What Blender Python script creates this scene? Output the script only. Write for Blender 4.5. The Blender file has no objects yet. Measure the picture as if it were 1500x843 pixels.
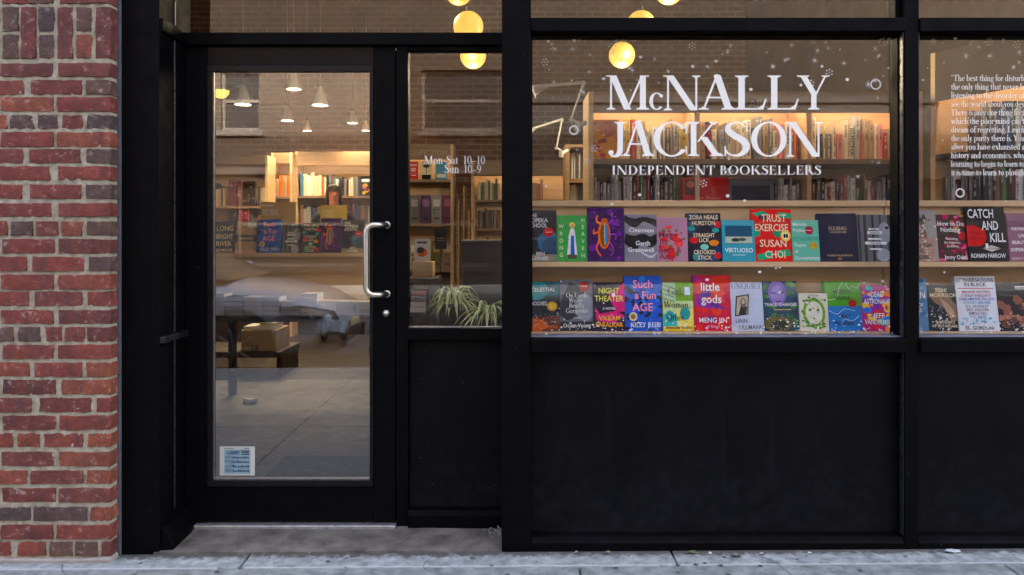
import bpy, math, random
from mathutils import Vector, Matrix
R = math.radians
random.seed(7)
scene = bpy.context.scene
col = scene.collection

# ---------------------------------------------------------------- camera, world, sun, exposure
CAMZ, CAMD, F, HOR = 1.245, 3.0, 1125.0, 345.0
cam = bpy.data.cameras.new('camera')
cam.sensor_width = 36.0
cam.lens = 36.0 * F / 1500.0
cam.shift_y = -(421.5 - HOR) / 1500.0
cam.clip_start, cam.clip_end = 0.05, 300
camo = bpy.data.objects.new('camera', cam)
camo.location = (0, -CAMD, CAMZ)
camo.rotation_euler = (R(90), 0, 0)
col.objects.link(camo)
scene.camera = camo

SUN_EL, SUN_AZ = R(28.5), R(20)   # the sun stands behind the shop: its front is in shade, the houses opposite are lit
w = bpy.data.worlds.new('World')
scene.world = w
w.use_nodes = True
nt = w.node_tree
nt.nodes.clear()
sky = nt.nodes.new('ShaderNodeTexSky')
sky.sky_type = 'NISHITA'
sky.sun_disc = False
sky.sun_elevation = SUN_EL
sky.sun_rotation = SUN_AZ
sky.air_density, sky.dust_density, sky.ozone_density = 0.32, 9.5, 0.0
bgn = nt.nodes.new('ShaderNodeBackground')
bgn.inputs[1].default_value = 0.15
wo = nt.nodes.new('ShaderNodeOutputWorld')
nt.links.new(sky.outputs[0], bgn.inputs[0])
nt.links.new(bgn.outputs[0], wo.inputs[0])

sl = bpy.data.lights.new('sun', 'SUN')
sl.energy, sl.angle, sl.color = 2.0, R(0.6), (1.0, 0.93, 0.82)
so = bpy.data.objects.new('sun', sl)
so.rotation_euler = (R(90) - SUN_EL, 0, R(180) - SUN_AZ)
col.objects.link(so)

scene.view_settings.view_transform = 'Standard'
scene.view_settings.look = 'None'
scene.view_settings.exposure = 4.5
scene.view_settings.gamma = 1.0
scene.cycles.use_denoising = True
scene.cycles.max_bounces = 12
scene.cycles.transparent_max_bounces = 24
scene.cycles.sample_clamp_indirect = 6.0
scene.cycles.caustics_reflective = False
scene.cycles.caustics_refractive = False

# ---------------------------------------------------------------- helpers
def P(px, py, Y):
    """a pixel of the 1500x843 photograph at depth Y -> (X, Z)"""
    s = (CAMD + Y) / F
    return (px - 750.0) * s, CAMZ + (HOR - py) * s

def srgb(r, g, b):
    f = lambda c: (c / 255 / 12.92) if c / 255 <= .04045 else ((c / 255 + .055) / 1.055) ** 2.4
    return (f(r), f(g), f(b))

MATS = {}
def principled(name):
    m = bpy.data.materials.new(name)
    m.use_nodes = True
    n = m.node_tree.nodes
    return m, m.node_tree, n['Principled BSDF']

def bump(nt, bsdf, height, strength=.3, dist=.002):
    b = nt.nodes.new('ShaderNodeBump')
    b.inputs['Strength'].default_value = strength
    b.inputs['Distance'].default_value = dist
    nt.links.new(height, b.inputs['Height'])
    nt.links.new(b.outputs[0], bsdf.inputs['Normal'])

def coords(nt, scale=(1, 1, 1), kind='Object', rot=(0, 0, 0)):
    tc = nt.nodes.new('ShaderNodeTexCoord')
    mp = nt.nodes.new('ShaderNodeMapping')
    mp.inputs['Scale'].default_value = scale
    mp.inputs['Rotation'].default_value = rot
    nt.links.new(tc.outputs[kind], mp.inputs[0])
    return mp.outputs[0]

def noise(nt, vec, scale, detail=4, rough=.6):
    t = nt.nodes.new('ShaderNodeTexNoise')
    t.inputs['Scale'].default_value = scale
    t.inputs['Detail'].default_value = detail
    t.inputs['Roughness'].default_value = rough
    nt.links.new(vec, t.inputs['Vector'])
    return t.outputs['Fac']

def ramp(nt, fac, stops):
    r = nt.nodes.new('ShaderNodeValToRGB')
    e = r.color_ramp.elements
    while len(e) < len(stops):
        e.new(.5)
    for k, (p, c) in enumerate(stops):
        e[k].position = p
        e[k].color = (*c, 1) if len(c) == 3 else c
    nt.links.new(fac, r.inputs[0])
    return r.outputs[0]

def mix(nt, fac, a, b, mode='MIX'):
    m = nt.nodes.new('ShaderNodeMix')
    m.data_type = 'RGBA'
    m.blend_type = mode
    for sock, v in ((m.inputs['Factor'], fac), (m.inputs[6], a), (m.inputs[7], b)):
        if isinstance(v, (int, float)):
            sock.default_value = v
        elif isinstance(v, tuple):
            sock.default_value = (*v, 1) if len(v) == 3 else v
        else:
            nt.links.new(v, sock)
    return m.outputs[2]

def flat(rgb, rough=.45, metal=0.0, spec=.5):
    """plain painted / printed colour, given as linear rgb"""
    key = ('flat', tuple(round(c, 4) for c in rgb), rough, metal)
    if key not in MATS:
        m, t, b = principled('paint')
        b.inputs['Base Color'].default_value = (*rgb, 1)
        b.inputs['Roughness'].default_value = rough
        b.inputs['Metallic'].default_value = metal
        b.inputs['Specular IOR Level'].default_value = spec
        MATS[key] = m
    return MATS[key]

def vivid(c, sat=1.22, gam=1.18):
    """printing-ink strength colour"""
    l = .3 * c[0] + .59 * c[1] + .11 * c[2]
    return tuple(min(1, max(.004, l + (q - l) * sat)) ** gam for q in c)

def ink(r, g, b, rough=.45):
    key = ('ink', r, g, b)
    if key not in MATS:
        m, t, bs = principled('print_ink')
        c = vivid(srgb(r, g, b))
        n = noise(t, coords(t), 45, 5, .7)
        t.links.new(ramp(t, n, [(.3, tuple(q * .72 for q in c)), (.55, c), (.75, tuple(min(1, q * 1.2 + .01) for q in c))]), bs.inputs['Base Color'])
        bs.inputs['Roughness'].default_value = rough
        bs.inputs['Specular IOR Level'].default_value = .12
        MATS[key] = m
    return MATS[key]

def worn(name, c1, c2, scale=8, rough=.5, bstr=.15, bscale=60, metal=0, specks=None, spec=.5, stretch=(1, 1, 1), rvar=.15):
    """two-tone noise material with fine relief and optional light specks"""
    if name in MATS:
        return MATS[name]
    m, t, b = principled(name)
    v = coords(t, stretch)
    n1 = noise(t, v, scale, 6)
    c = ramp(t, n1, [(.3, c1), (.7, c2)])
    if specks:
        vo = t.nodes.new('ShaderNodeTexVoronoi')
        vo.inputs['Scale'].default_value = specks[0]
        t.links.new(coords(t, (1, 1, 1)), vo.inputs['Vector'])
        f1 = ramp(t, vo.outputs['Distance'], [(specks[1] * .6, (1, 1, 1)), (specks[1], (0, 0, 0))])
        f2 = ramp(t, vo.outputs['Color'], [(specks[3], (0, 0, 0)), (min(1, specks[3] + .12), (1, 1, 1))])
        c = mix(t, mix(t, 1.0, f1, f2, 'MULTIPLY'), c, specks[2])
    t.links.new(c, b.inputs['Base Color'])
    rr = ramp(t, noise(t, v, scale * 2.3, 4), [(.3, (rough - rvar,) * 3), (.7, (rough + rvar,) * 3)])
    t.links.new(rr, b.inputs['Roughness'])
    b.inputs['Metallic'].default_value = metal
    b.inputs['Specular IOR Level'].default_value = spec
    bump(t, b, noise(t, v, bscale, 5), bstr)
    MATS[name] = m
    return m

def emit(name, rgb, strength, rough=.5):
    if name in MATS:
        return MATS[name]
    m, t, b = principled(name)
    b.inputs['Base Color'].default_value = (*rgb, 1)
    b.inputs['Emission Color'].default_value = (*rgb, 1)
    b.inputs['Emission Strength'].default_value = strength
    MATS[name] = m
    return m

def glass_mat(name='pane_glass', ior=1.62, tint=(.97, .97, .965)):
    if name in MATS:
        return MATS[name]
    m = bpy.data.materials.new(name)
    m.use_nodes = True
    t = m.node_tree
    t.nodes.clear()
    out = t.nodes.new('ShaderNodeOutputMaterial')
    mx = t.nodes.new('ShaderNodeMixShader')
    tr = t.nodes.new('ShaderNodeBsdfTransparent')
    tr.inputs[0].default_value = (*tint, 1)
    gl = t.nodes.new('ShaderNodeBsdfGlossy')
    gl.inputs['Roughness'].default_value = 0.0
    gl.inputs['Color'].default_value = (1, 1, 1, 1)
    fr = t.nodes.new('ShaderNodeFresnel')
    fr.inputs[0].default_value = ior
    ge = t.nodes.new('ShaderNodeNewGeometry')
    mm = t.nodes.new('ShaderNodeMath')
    mm.operation = 'SUBTRACT'
    mm.inputs[0].default_value = 1.0
    t.links.new(ge.outputs['Backfacing'], mm.inputs[1])
    ml = t.nodes.new('ShaderNodeMath')
    ml.operation = 'MULTIPLY'
    t.links.new(fr.outputs[0], ml.inputs[0])
    t.links.new(mm.outputs[0], ml.inputs[1])
    # slow waviness of the pane
    v = coords(t, (1, 1, 1))
    bp = t.nodes.new('ShaderNodeBump')
    bp.inputs['Strength'].default_value = .05
    bp.inputs['Distance'].default_value = .003
    t.links.new(noise(t, v, 2.2, 1), bp.inputs['Height'])
    t.links.new(bp.outputs[0], gl.inputs['Normal'])
    t.links.new(ml.outputs[0], mx.inputs[0])
    t.links.new(tr.outputs[0], mx.inputs[1])
    t.links.new(gl.outputs[0], mx.inputs[2])
    t.links.new(mx.outputs[0], out.inputs[0])
    MATS[name] = m
    return m

class MB:
    """collects shapes for ONE mesh object"""
    def __init__(s):
        s.v, s.f, s.m, s.sm = [], [], [], []
    def face(s, pts, m=0, smooth=False):
        k = len(s.v)
        s.v += [tuple(p) for p in pts]
        s.f.append(list(range(k, k + len(pts))))
        s.m.append(m); s.sm.append(smooth)
    def raw(s, v, f, m=0, smooth=False):
        k = len(s.v)
        s.v += [tuple(p) for p in v]
        for q in f:
            s.f.append([k + i for i in q]); s.m.append(m); s.sm.append(smooth)
    def box(s, x0, x1, y0, y1, z0, z1, m=0):
        v = [(x, y, z) for z in (z0, z1) for y in (y0, y1) for x in (x0, x1)]
        s.raw(v, [(0, 2, 3, 1), (4, 5, 7, 6), (0, 1, 5, 4), (2, 6, 7, 3), (0, 4, 6, 2), (1, 3, 7, 5)], m)
        return s
    def prism(s, pts, axis, a0, a1, m=0):
        """closed outline pts (2D) pushed along an axis"""
        n = len(pts)
        def q(p, a):
            return {'x': (a, p[0], p[1]), 'y': (p[0], a, p[1]), 'z': (p[0], p[1], a)}[axis]
        v = [q(p, a0) for p in pts] + [q(p, a1) for p in pts]
        f = [[(i + 1) % n, i, n + i, n + (i + 1) % n] for i in range(n)] + [list(range(n)), list(range(2 * n - 1, n - 1, -1))]
        s.raw(v, f, m)
        return s
    def tube(s, pts, r, n=10, m=0, cap=True):
        pts = [Vector(p) for p in pts]
        rs = r if isinstance(r, (list, tuple)) else [r] * len(pts)
        rings, up = [], None
        for i, p in enumerate(pts):
            d = (pts[min(i + 1, len(pts) - 1)] - pts[max(i - 1, 0)]).normalized()
            if up is None:
                up = d.orthogonal().normalized()
            up = (up - d * up.dot(d)).normalized()
            sd = d.cross(up)
            rings.append([p + (up * math.cos(2 * math.pi * k / n) + sd * math.sin(2 * math.pi * k / n)) * rs[i] for k in range(n)])
        v = [q for rg in rings for q in rg]
        f = [(i * n + k, i * n + (k + 1) % n, (i + 1) * n + (k + 1) % n, (i + 1) * n + k) for i in range(len(pts) - 1) for k in range(n)]
        s.raw(v, f, m, True)
        if cap:
            s.face(rings[0][::-1], m); s.face(rings[-1], m)
        return s
    def lathe(s, prof, c=(0, 0, 0), n=24, m=0, a=2 * math.pi):
        cx, cy, cz = c
        v = [(cx + r * math.cos(a * k / n), cy + r * math.sin(a * k / n), cz + z) for r, z in prof for k in range(n)]
        f = [(i * n + k, i * n + (k + 1) % n, (i + 1) * n + (k + 1) % n, (i + 1) * n + k) for i in range(len(prof) - 1) for k in range(n)]
        s.raw(v, f, m, True)
        return s
    def build(s, name, mats, parent=None, bevel=0, loc=None, seg=2):
        me = bpy.data.meshes.new(name)
        me.from_pydata(s.v, [], s.f)
        mats = mats if isinstance(mats, (list, tuple)) else [mats]
        for k in mats:
            me.materials.append(k)
        me.polygons.foreach_set('material_index', s.m)
        me.polygons.foreach_set('use_smooth', s.sm)
        me.update()
        return link(name, me, parent, bevel, loc, seg)

def link(name, me, parent=None, bevel=0, loc=None, seg=2):
    o = bpy.data.objects.new(name, me)
    col.objects.link(o)
    if parent:
        o.parent = parent
    if loc is not None:
        o.location = loc
    if bevel:
        b = o.modifiers.new('bevel', 'BEVEL')
        b.width, b.segments, b.limit_method = bevel, seg, 'ANGLE'
        b.harden_normals = False
    return o

def box(name, mat, parent, x0, x1, y0, y1, z0, z1, bevel=.002):
    return MB().box(min(x0, x1), max(x0, x1), y0, y1, min(z0, z1), max(z0, z1)).build(name, mat, parent, bevel)

def pbox(name, mat, parent, px0, px1, py0, py1, Y0, Y1, bevel=.002):
    """box whose front face (at Y0) fills a pixel rectangle"""
    x0, z1 = P(px0, py0, Y0); x1, z0 = P(px1, py1, Y0)
    return box(name, mat, parent, x0, x1, Y0, Y1, z0, z1, bevel)

def empty(name, loc=(0, 0, 0)):
    o = bpy.data.objects.new(name, None)
    o.empty_display_size = .1
    o.location = loc
    col.objects.link(o)
    return o

def tag(o, label=None, cat=None, group=None, kind=None):
    if label: o['label'] = label
    if cat: o['category'] = cat
    if group: o['group'] = group
    if kind: o['kind'] = kind
    return o

ORD = 'first second third fourth fifth sixth seventh eighth ninth tenth eleventh twelfth thirteenth fourteenth fifteenth sixteenth seventeenth eighteenth nineteenth'.split()
TENS = {20: 'twent', 30: 'thirt', 40: 'fort', 50: 'fift', 60: 'sixt', 70: 'sevent', 80: 'eight', 90: 'ninet'}
def ordinal(n):
    if n < 20: return ORD[n - 1]
    t, u = n // 10 * 10, n % 10
    return TENS[t] + ('ieth' if u == 0 else 'y-' + ORD[u - 1])

# ---------------------------------------------------------------- serif lettering drawn as outlines
def _arc(cx, cy, rx, ry, a0, a1, wx, wy, n=26):
    out = []
    for k in range(n):
        a, b = R(a0 + (a1 - a0) * k / n), R(a0 + (a1 - a0) * (k + 1) / n)
        o = lambda t: (cx + rx * math.cos(t), cy + ry * math.sin(t))
        i = lambda t: (cx + (rx - wx) * math.cos(t), cy + (ry - wy) * math.sin(t))
        out.append([o(a), o(b), i(b), i(a)])
    return out
def _bar(x0, x1, y0, y1): return [[(x0, y0), (x1, y0), (x1, y1), (x0, y1)]]
def _dg(xb, xt, w, y0=0, y1=1): return [[(xb, y0), (xb + w, y0), (xt + w, y1), (xt, y1)]]
def _ser(x0, x1, y, d, e=.085, el=None, er=None, st=.03, br=.055):
    el = e if el is None else el; er = e if er is None else er
    return [[(x0 - el, y), (x1 + er, y), (x1 + er, y + d * st), (x1 + er * .3, y + d * (st + br * .35)), (x1, y + d * (st + br)),
             (x0, y + d * (st + br)), (x0 - el * .3, y + d * (st + br * .35)), (x0 - el, y + d * st)]]
def _st(x, y0, y1, w, s='bt', e=.085):
    o = _bar(x, x + w, y0, y1)
    if 'b' in s: o += _ser(x, x + w, y0, 1, e)
    if 't' in s: o += _ser(x, x + w, y1, -1, e)
    if 'f' in s: o += [[(x, y1), (x, y1 - .09), (x - e, y1 - .05), (x - e, y1 - .03)]]
    return o
def _stroke(pts, ws, n=10):
    P2 = [Vector(p) for p in pts]; q, wq = [], []
    for i in range(len(P2) - 1):
        p0, p1, p2, p3 = P2[max(i - 1, 0)], P2[i], P2[i + 1], P2[min(i + 2, len(P2) - 1)]
        for k in range(n):
            t = k / n
            q.append(.5 * ((2 * p1) + (p2 - p0) * t + (2 * p0 - 5 * p1 + 4 * p2 - p3) * t * t + (3 * p1 - p0 - 3 * p2 + p3) * t ** 3))
            wq.append(ws[i] + (ws[i + 1] - ws[i]) * t)
    q.append(P2[-1]); wq.append(ws[-1])
    L, Rr = [], []
    for i, p in enumerate(q):
        d = (q[min(i + 1, len(q) - 1)] - q[max(i - 1, 0)]).normalized()
        nn = Vector((-d.y, d.x)) * wq[i] / 2
        L.append(p + nn); Rr.append(p - nn)
    return [[tuple(L[i]), tuple(L[i + 1]), tuple(Rr[i + 1]), tuple(Rr[i])] for i in range(len(q) - 1)]
def _dot(x, y, r, n=12): return [[(x + r * math.cos(2 * math.pi * k / n), y + r * math.sin(2 * math.pi * k / n)) for k in range(n)]]

W, T, X = .15, .045, .62
w_ = .125
def glyph(c):
    """outline pieces and advance width of a serif letter, capital height 1"""
    if c == 'A': return _dg(.10, .43, .055) + _dg(.66, .37, .18) + _bar(.2, .72, .33, .375) + _ser(.10, .155, 0, 1, .1) + _ser(.66, .84, 0, 1, .09) + [[(.37, 1), (.55, 1), (.45, 1.035)]], .98
    if c == 'B': return _st(.1, 0, 1, W, '') + _ser(.1, .25, 0, 1, er=.0) + _ser(.1, .25, 1, -1, er=0) + _arc(.3, .755, .27, .245, -90, 90, W, T) + _arc(.3, .265, .35, .265, -90, 90, W + .01, T) + _bar(.2, .32, .955, 1) + _bar(.2, .32, .5, .545) + _bar(.2, .32, 0, .045), .72
    if c == 'C': return _arc(.5, .5, .46, .52, 38, 322, .16, T) + _bar(.84, .875, .66, .99) + _bar(.845, .875, .05, .3), .94
    if c == 'D': return _st(.1, 0, 1, W, '') + _ser(.1, .25, 0, 1, er=.0) + _ser(.1, .25, 1, -1, er=0) + _arc(.38, .5, .48, .5, -90, 90, .165, T) + _bar(.2, .4, .955, 1) + _bar(.2, .4, 0, .045), .93
    if c == 'E': return _st(.1, 0, 1, W, '') + _ser(.1, .25, 0, 1, er=.0) + _ser(.1, .25, 1, -1, er=0) + _bar(.2, .62, .955, 1) + _bar(.2, .5, .49, .535) + _bar(.2, .66, 0, .045) + [[(.62, 1), (.55, .957), (.6, .8), (.63, .8)], [(.66, 0), (.7, .25), (.67, .25), (.56, .04)]] + _bar(.48, .505, .4, .63), .74
    if c == 'F': return _st(.1, 0, 1, W, '') + _ser(.1, .25, 0, 1) + _ser(.1, .25, 1, -1, er=0) + _bar(.2, .6, .955, 1) + _bar(.2, .5, .49, .535) + [[(.6, 1), (.53, .957), (.58, .78), (.61, .78)]] + _bar(.48, .505, .4, .63), .66
    if c == 'G': return _arc(.5, .5, .46, .52, 38, 322, .16, T) + _bar(.84, .875, .66, .99) + _st(.74, .04, .42, .13, 't'), .98
    if c == 'V': return _dg(.4, .06, .18) + _dg(.46, .78, .05) + _ser(.06, .24, 1, -1, br=.02) + _ser(.78, .83, 1, -1, br=.02), .92
    if c == 'Q': return _arc(.5, .5, .47, .52, 0, 360, .16, T, 40) + _dg(.72, .45, .18, -.2, .12), 1.0
    if c == 'H': return _st(.1, 0, 1, W) + _st(.7, 0, 1, W) + _bar(.2, .72, .5, .545), .98
    if c == 'I': return _st(.12, 0, 1, W), .4
    if c == 'J': return _st(.26, .2, 1, W, 't') + _stroke([(.335, .24), (.325, .1), (.26, -.02), (.15, -.05), (.06, -.01)], [W, .15, .12, .06, .05]) + _dot(.085, .06, .075), .5
    if c == 'K': return _st(.1, 0, 1, W) + _dg(.26, .68, .06, .42, 1) + _ser(.68, .74, 1, -1) + _dg(.7, .34, .19, 0, .56) + _ser(.7, .89, 0, 1), .94
    if c == 'L': return _st(.1, 0, 1, W, 't') + _ser(.1, .25, 0, 1, er=0) + _bar(.2, .68, 0, .045) + [[(.68, 0), (.76, .32), (.725, .32), (.66, .13), (.54, .04)]], .8
    if c == 'M': return _st(.14, 0, 1, .05, 'b') + _dg(.50, .12, .18) + _dg(.55, .93, .055) + _st(.9, 0, 1, W, 'b') + _ser(.12, .3, 1, -1, er=0, br=.01) + _ser(.93, 1.05, 1, -1, el=0, br=.01), 1.2
    if c == 'N': return _st(.12, 0, 1, .05, 'b') + _dg(.71, .1, .19) + _st(.85, 0, 1, .05, 't') + _ser(.1, .28, 1, -1, er=0, br=.01), 1.02
    if c == 'O': return _arc(.5, .5, .47, .52, 0, 360, .16, T, 40), 1.0
    if c == 'P': return _st(.1, 0, 1, W, 'b') + _ser(.1, .25, 1, -1, er=0) + _arc(.3, .72, .33, .28, -90, 90, .155, T) + _bar(.2, .32, .955, 1) + _bar(.2, .32, .44, .485), .7
    if c == 'R': return _st(.1, 0, 1, W, 'b') + _ser(.1, .25, 1, -1, er=0) + _arc(.3, .735, .31, .265, -90, 90, .15, T) + _bar(.2, .32, .955, 1) + _bar(.2, .35, .47, .515) + _dg(.66, .34, .18, 0, .5) + _ser(.66, .84, 0, 1, el=.02), .86
    if c == 'S': return _stroke([(.53, .84), (.42, .96), (.28, .975), (.15, .9), (.13, .76), (.25, .62), (.42, .5), (.53, .36), (.53, .18), (.4, .04), (.24, .025), (.11, .1), (.07, .22)], [.03, .05, .05, .1, .15, .175, .185, .175, .15, .09, .05, .05, .03], 6) + _bar(.545, .575, .7, 1) + _bar(.045, .075, 0, .3), .64
    if c == 'T': return _st(.34, 0, 1, W, 'b') + _bar(.06, .77, .955, 1) + [[(.06, 1), (.03, .76), (.06, .76), (.14, .96)], [(.77, 1), (.69, .96), (.77, .76), (.8, .76)]], .83
    if c == 'U': return _st(.1, .3, 1, W, 't') + _st(.72, .3, 1, .05, 't') + _arc(.435, .32, .335, .34, 180, 360, W, T), .92
    if c == 'W': return _dg(.3, .06, .17) + _dg(.34, .56, .05) + _dg(.76, .5, .17) + _dg(.84, 1.08, .05) + _ser(.06, .23, 1, -1, br=0) + _ser(1.08, 1.13, 1, -1, br=0) + _ser(.5, .67, 1, -1, br=0), 1.2
    if c == 'Y': return _st(.38, 0, .48, W, 'b') + _dg(.38, .06, .18, .44, 1) + _dg(.48, .76, .055, .44, 1) + _ser(.06, .24, 1, -1, br=.02) + _ser(.76, .815, 1, -1, br=.02), .92
    if c == 'a': return _bar(.33, .33 + w_, .06, .43) + _arc(.26, .42, .195, .2, 0, 150, w_, T) + _arc(.24, .17, .2, .18, 0, 360, .11, .04) + [[(.33, .0), (.5, .0), (.5, .04), (.455, .1), (.33, .1)]] + _dot(.11, .47, .055), .54
    if c == 'b': return _st(.08, 0, 1.03, w_, 'f') + _arc(.33, .31, .27, .32, 0, 360, w_, T), .66
    if c == 'c': return _arc(.31, .31, .275, .325, 50, 318, w_ + .01, T) + _dot(.475, .51, .065), .56
    if c == 'd': return _st(.42, 0, 1.03, w_, 'f') + _ser(.42, .545, 0, 1, el=0) + _arc(.31, .31, .27, .32, 0, 360, w_, T), .68
    if c == 'e': return _arc(.31, .31, .275, .325, 5, 320, w_, T) + _bar(.08, .56, .325, .37), .6
    if c == 'f': return _st(.13, 0, .84, w_, 'b') + _arc(.34, .84, .21, .2, 60, 180, w_, T) + _dot(.45, .98, .06) + _bar(.03, .4, .57, .62), .38
    if c == 'g': return _arc(.27, .4, .22, .22, 0, 360, .105, .04) + _arc(.29, -.12, .27, .16, 0, 360, .07, .05) + _stroke([(.12, .24), (.08, .14), (.18, .06), (.4, .05)], [.04, .06, .08, .09]) + _bar(.42, .56, .53, .6), .58
    if c == 'h': return _st(.1, 0, 1.03, w_, 'bf') + _arc(.35, .38, .22, .25, 0, 180, w_, .06) + _st(.445, 0, .4, w_, 'b'), .68
    if c == 'i': return _st(.1, 0, X, w_, 'bf') + _dot(.165, .85, .08), .33
    if c == 'j': return _st(.1, -.1, X, w_, 'f') + _dot(.165, .85, .08) + _arc(.03, -.1, .2, .2, -100, 0, w_, T), .33
    if c == 'k': return _st(.08, 0, 1.03, w_, 'bf') + _dg(.2, .42, .05, .26, X) + _ser(.42, .47, X, -1, br=0) + _dg(.45, .24, .15, 0, .36) + _ser(.45, .6, 0, 1, br=0), .64
    if c == 'l': return _st(.1, 0, 1.03, w_, 'bf'), .33
    if c == 'm': return _st(.1, 0, X, w_, 'bf') + _arc(.33, .38, .2, .25, 0, 180, w_, .06) + _st(.405, 0, .4, w_, 'b') + _arc(.635, .38, .2, .25, 0, 180, w_, .06) + _st(.71, 0, .4, w_, 'b'), .95
    if c == 'n': return _st(.1, 0, X, w_, 'bf') + _arc(.35, .38, .22, .25, 0, 180, w_, .06) + _st(.445, 0, .4, w_, 'b'), .68
    if c == 'o': return _arc(.32, .31, .285, .325, 0, 360, w_ + .01, T), .64
    if c == 'p': return _st(.1, -.3, X, w_, 'bf') + _arc(.35, .31, .27, .32, 0, 360, w_, T), .68
    if c == 'q': return _st(.42, -.3, X, w_, 'b') + _arc(.31, .31, .27, .32, 0, 360, w_, T), .68
    if c == 'r': return _st(.1, 0, X, w_, 'bf') + _arc(.35, .38, .2, .24, 60, 180, .1, .08) + _dot(.41, .55, .07), .48
    if c == 's': return _stroke([(.37, .5), (.3, .59), (.18, .6), (.1, .54), (.1, .45), (.18, .37), (.31, .29), (.37, .2), (.35, .09), (.24, .02), (.12, .03), (.05, .12)], [.03, .04, .04, .08, .11, .13, .13, .12, .1, .05, .04, .03], 5), .45
    if c == 't': return _bar(.12, .12 + w_, .12, .72) + [[(.12, .72), (.245, .82), (.245, .6), (.12, .6)]] + _bar(.02, .38, .57, .62) + _arc(.26, .14, .14, .15, 180, 300, w_, T), .41
    if c == 'u': return _st(.1, .2, X, w_, 'f') + _st(.45, 0, X, w_, 'f') + _ser(.45, .575, 0, 1, el=0, br=0) + _arc(.33, .24, .23, .25, 180, 360, w_, .05), .68
    if c == 'v': return _dg(.27, .08, .14, 0, X) + _dg(.3, .48, .045, 0, X) + _ser(.08, .22, X, -1, br=0) + _ser(.48, .525, X, -1, br=0), .6
    if c == 'w': return _dg(.24, .06, .13, 0, X) + _dg(.28, .42, .045, 0, X) + _dg(.56, .38, .13, 0, X) + _dg(.6, .78, .045, 0, X) + _ser(.06, .19, X, -1, br=0) + _ser(.78, .825, X, -1, br=0), .9
    if c == 'x': return _dg(.4, .08, .15, 0, X) + _dg(.08, .44, .05, 0, X) + _ser(.08, .23, X, -1, br=0) + _ser(.4, .55, 0, 1, br=0), .6
    if c == 'y': return _dg(.27, .08, .14, 0, X) + _dg(.16, .48, .045, -.28, X) + _ser(.08, .22, X, -1, br=0) + _ser(.48, .525, X, -1, br=0) + _dot(.14, -.25, .06), .6
    if c == 'z': return _bar(.06, .46, X - .05, X) + _bar(.05, .47, 0, .05) + _dg(.05, .33, .13, 0, X), .52
    if c == '0': return _arc(.32, .48, .28, .5, 0, 360, .13, T), .64
    if c == '1': return _st(.2, 0, .97, .13, 'bf'), .52
    if c == '9': return _arc(.31, .66, .27, .32, 0, 360, .13, T) + _stroke([(.52, .66), (.5, .4), (.38, .14), (.14, .0)], [.12, .12, .08, .04]), .62
    if c == '-': return _bar(.04, .36, .26, .33), .4
    if c == '\u2013': return _bar(.02, .58, .26, .32), .6
    if c == '.': return _dot(.12, .07, .08), .26
    if c == ',': return _dot(.12, .07, .08) + [[(.2, .07), (.1, -.16), (.07, -.14), (.1, .02)]], .26
    if c == '\u2019': return _dot(.1, .95, .07) + [[(.17, .95), (.08, .74), (.05, .76), (.08, .9)]], .24
    if c == '\u201c': return _dot(.1, .84, .07) + _dot(.3, .84, .07) + [[(.03, .84), (.12, 1.04), (.15, 1.02), (.1, .9)], [(.23, .84), (.32, 1.04), (.35, 1.02), (.3, .9)]], .46
    return [], .3

def serif_line(mb, text, px0, px1, py_base, cap, Y, track=0.0, m=0):
    """a line of serif lettering between two pixel columns at depth Y, added to mb"""
    pen, pieces = 0.0, []
    for c in text:
        g, adv = glyph(c)
        pieces += [[(x + pen, y) for x, y in p] for p in g]
        pen += adv + track
    pen -= track
    for i, p in enumerate(pieces):
        pts = []
        for x, y in p:
            X_, Z_ = P(px0 + x / pen * (px1 - px0), py_base - y * cap, Y)
            pts.append((X_, Y - (i % 7) * .00006, Z_))
        ar = sum(pts[k][0] * pts[(k + 1) % len(pts)][2] - pts[(k + 1) % len(pts)][0] * pts[k][2] for k in range(len(pts)))
        mb.face(pts if ar > 0 else pts[::-1], m)

TXT = {}
def sans(s):
    """vertices and faces of a line of sans lettering: x from 0, height normalised to capital = 1"""
    if s not in TXT:
        cu = bpy.data.curves.new('t', 'FONT')
        cu.body = s
        cu.resolution_u = 2
        cu.offset = .012
        o = bpy.data.objects.new('t', cu)
        me = bpy.data.meshes.new_from_object(o)
        v = [tuple(q.co) for q in me.vertices]
        f = [list(p.vertices) for p in me.polygons]
        bpy.data.objects.remove(o); bpy.data.curves.remove(cu); bpy.data.meshes.remove(me)
        xs = [q[0] for q in v] or [0, 1]
        a = min(xs); k = 1 / .73
        TXT[s] = ([((q[0] - a) * k, q[1] * k) for q in v], f, (max(xs) - a) * k)
    return TXT[s]
# ---------------------------------------------------------------- materials of the place
BLACK = worn('black_paint', (.0009, .0009, .0011), (.0018, .0018, .0023), 5, .6, .10, 90, specks=(24, .06, (.10, .095, .09), .74), spec=.07)
PANELBLACK = worn('black_panel_paint', (.0020, .0021, .0025), (.0040, .0043, .0052), 3, .5, .1, 140, specks=(23, .06, (.14, .14, .13), .7), spec=.09)
MORTAR = worn('mortar', (.27, .232, .155), (.47, .425, .30), 30, .9, .8, 70, specks=(150, .3, (.2, .17, .14), .7))
CONC = worn('sidewalk_concrete', (.11, .124, .118), (.30, .325, .30), 17, .85, 1.0, 90, specks=(60, .2, (.09, .09, .09), .55))
CONC2 = worn('sidewalk_edge_concrete', (.14, .158, .15), (.38, .41, .385), 19, .85, 1.0, 80, specks=(45, .2, (.10, .10, .10), .55))
STONE = worn('doorstep_stone', (.05, .044, .033), (.19, .168, .135), 9, .75, 1.0, 50, specks=(40, .16, (.32, .29, .25), .6))
ASPH = worn('asphalt', (.02, .02, .022), (.04, .04, .042), 30, .9, .6, 250)
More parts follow.
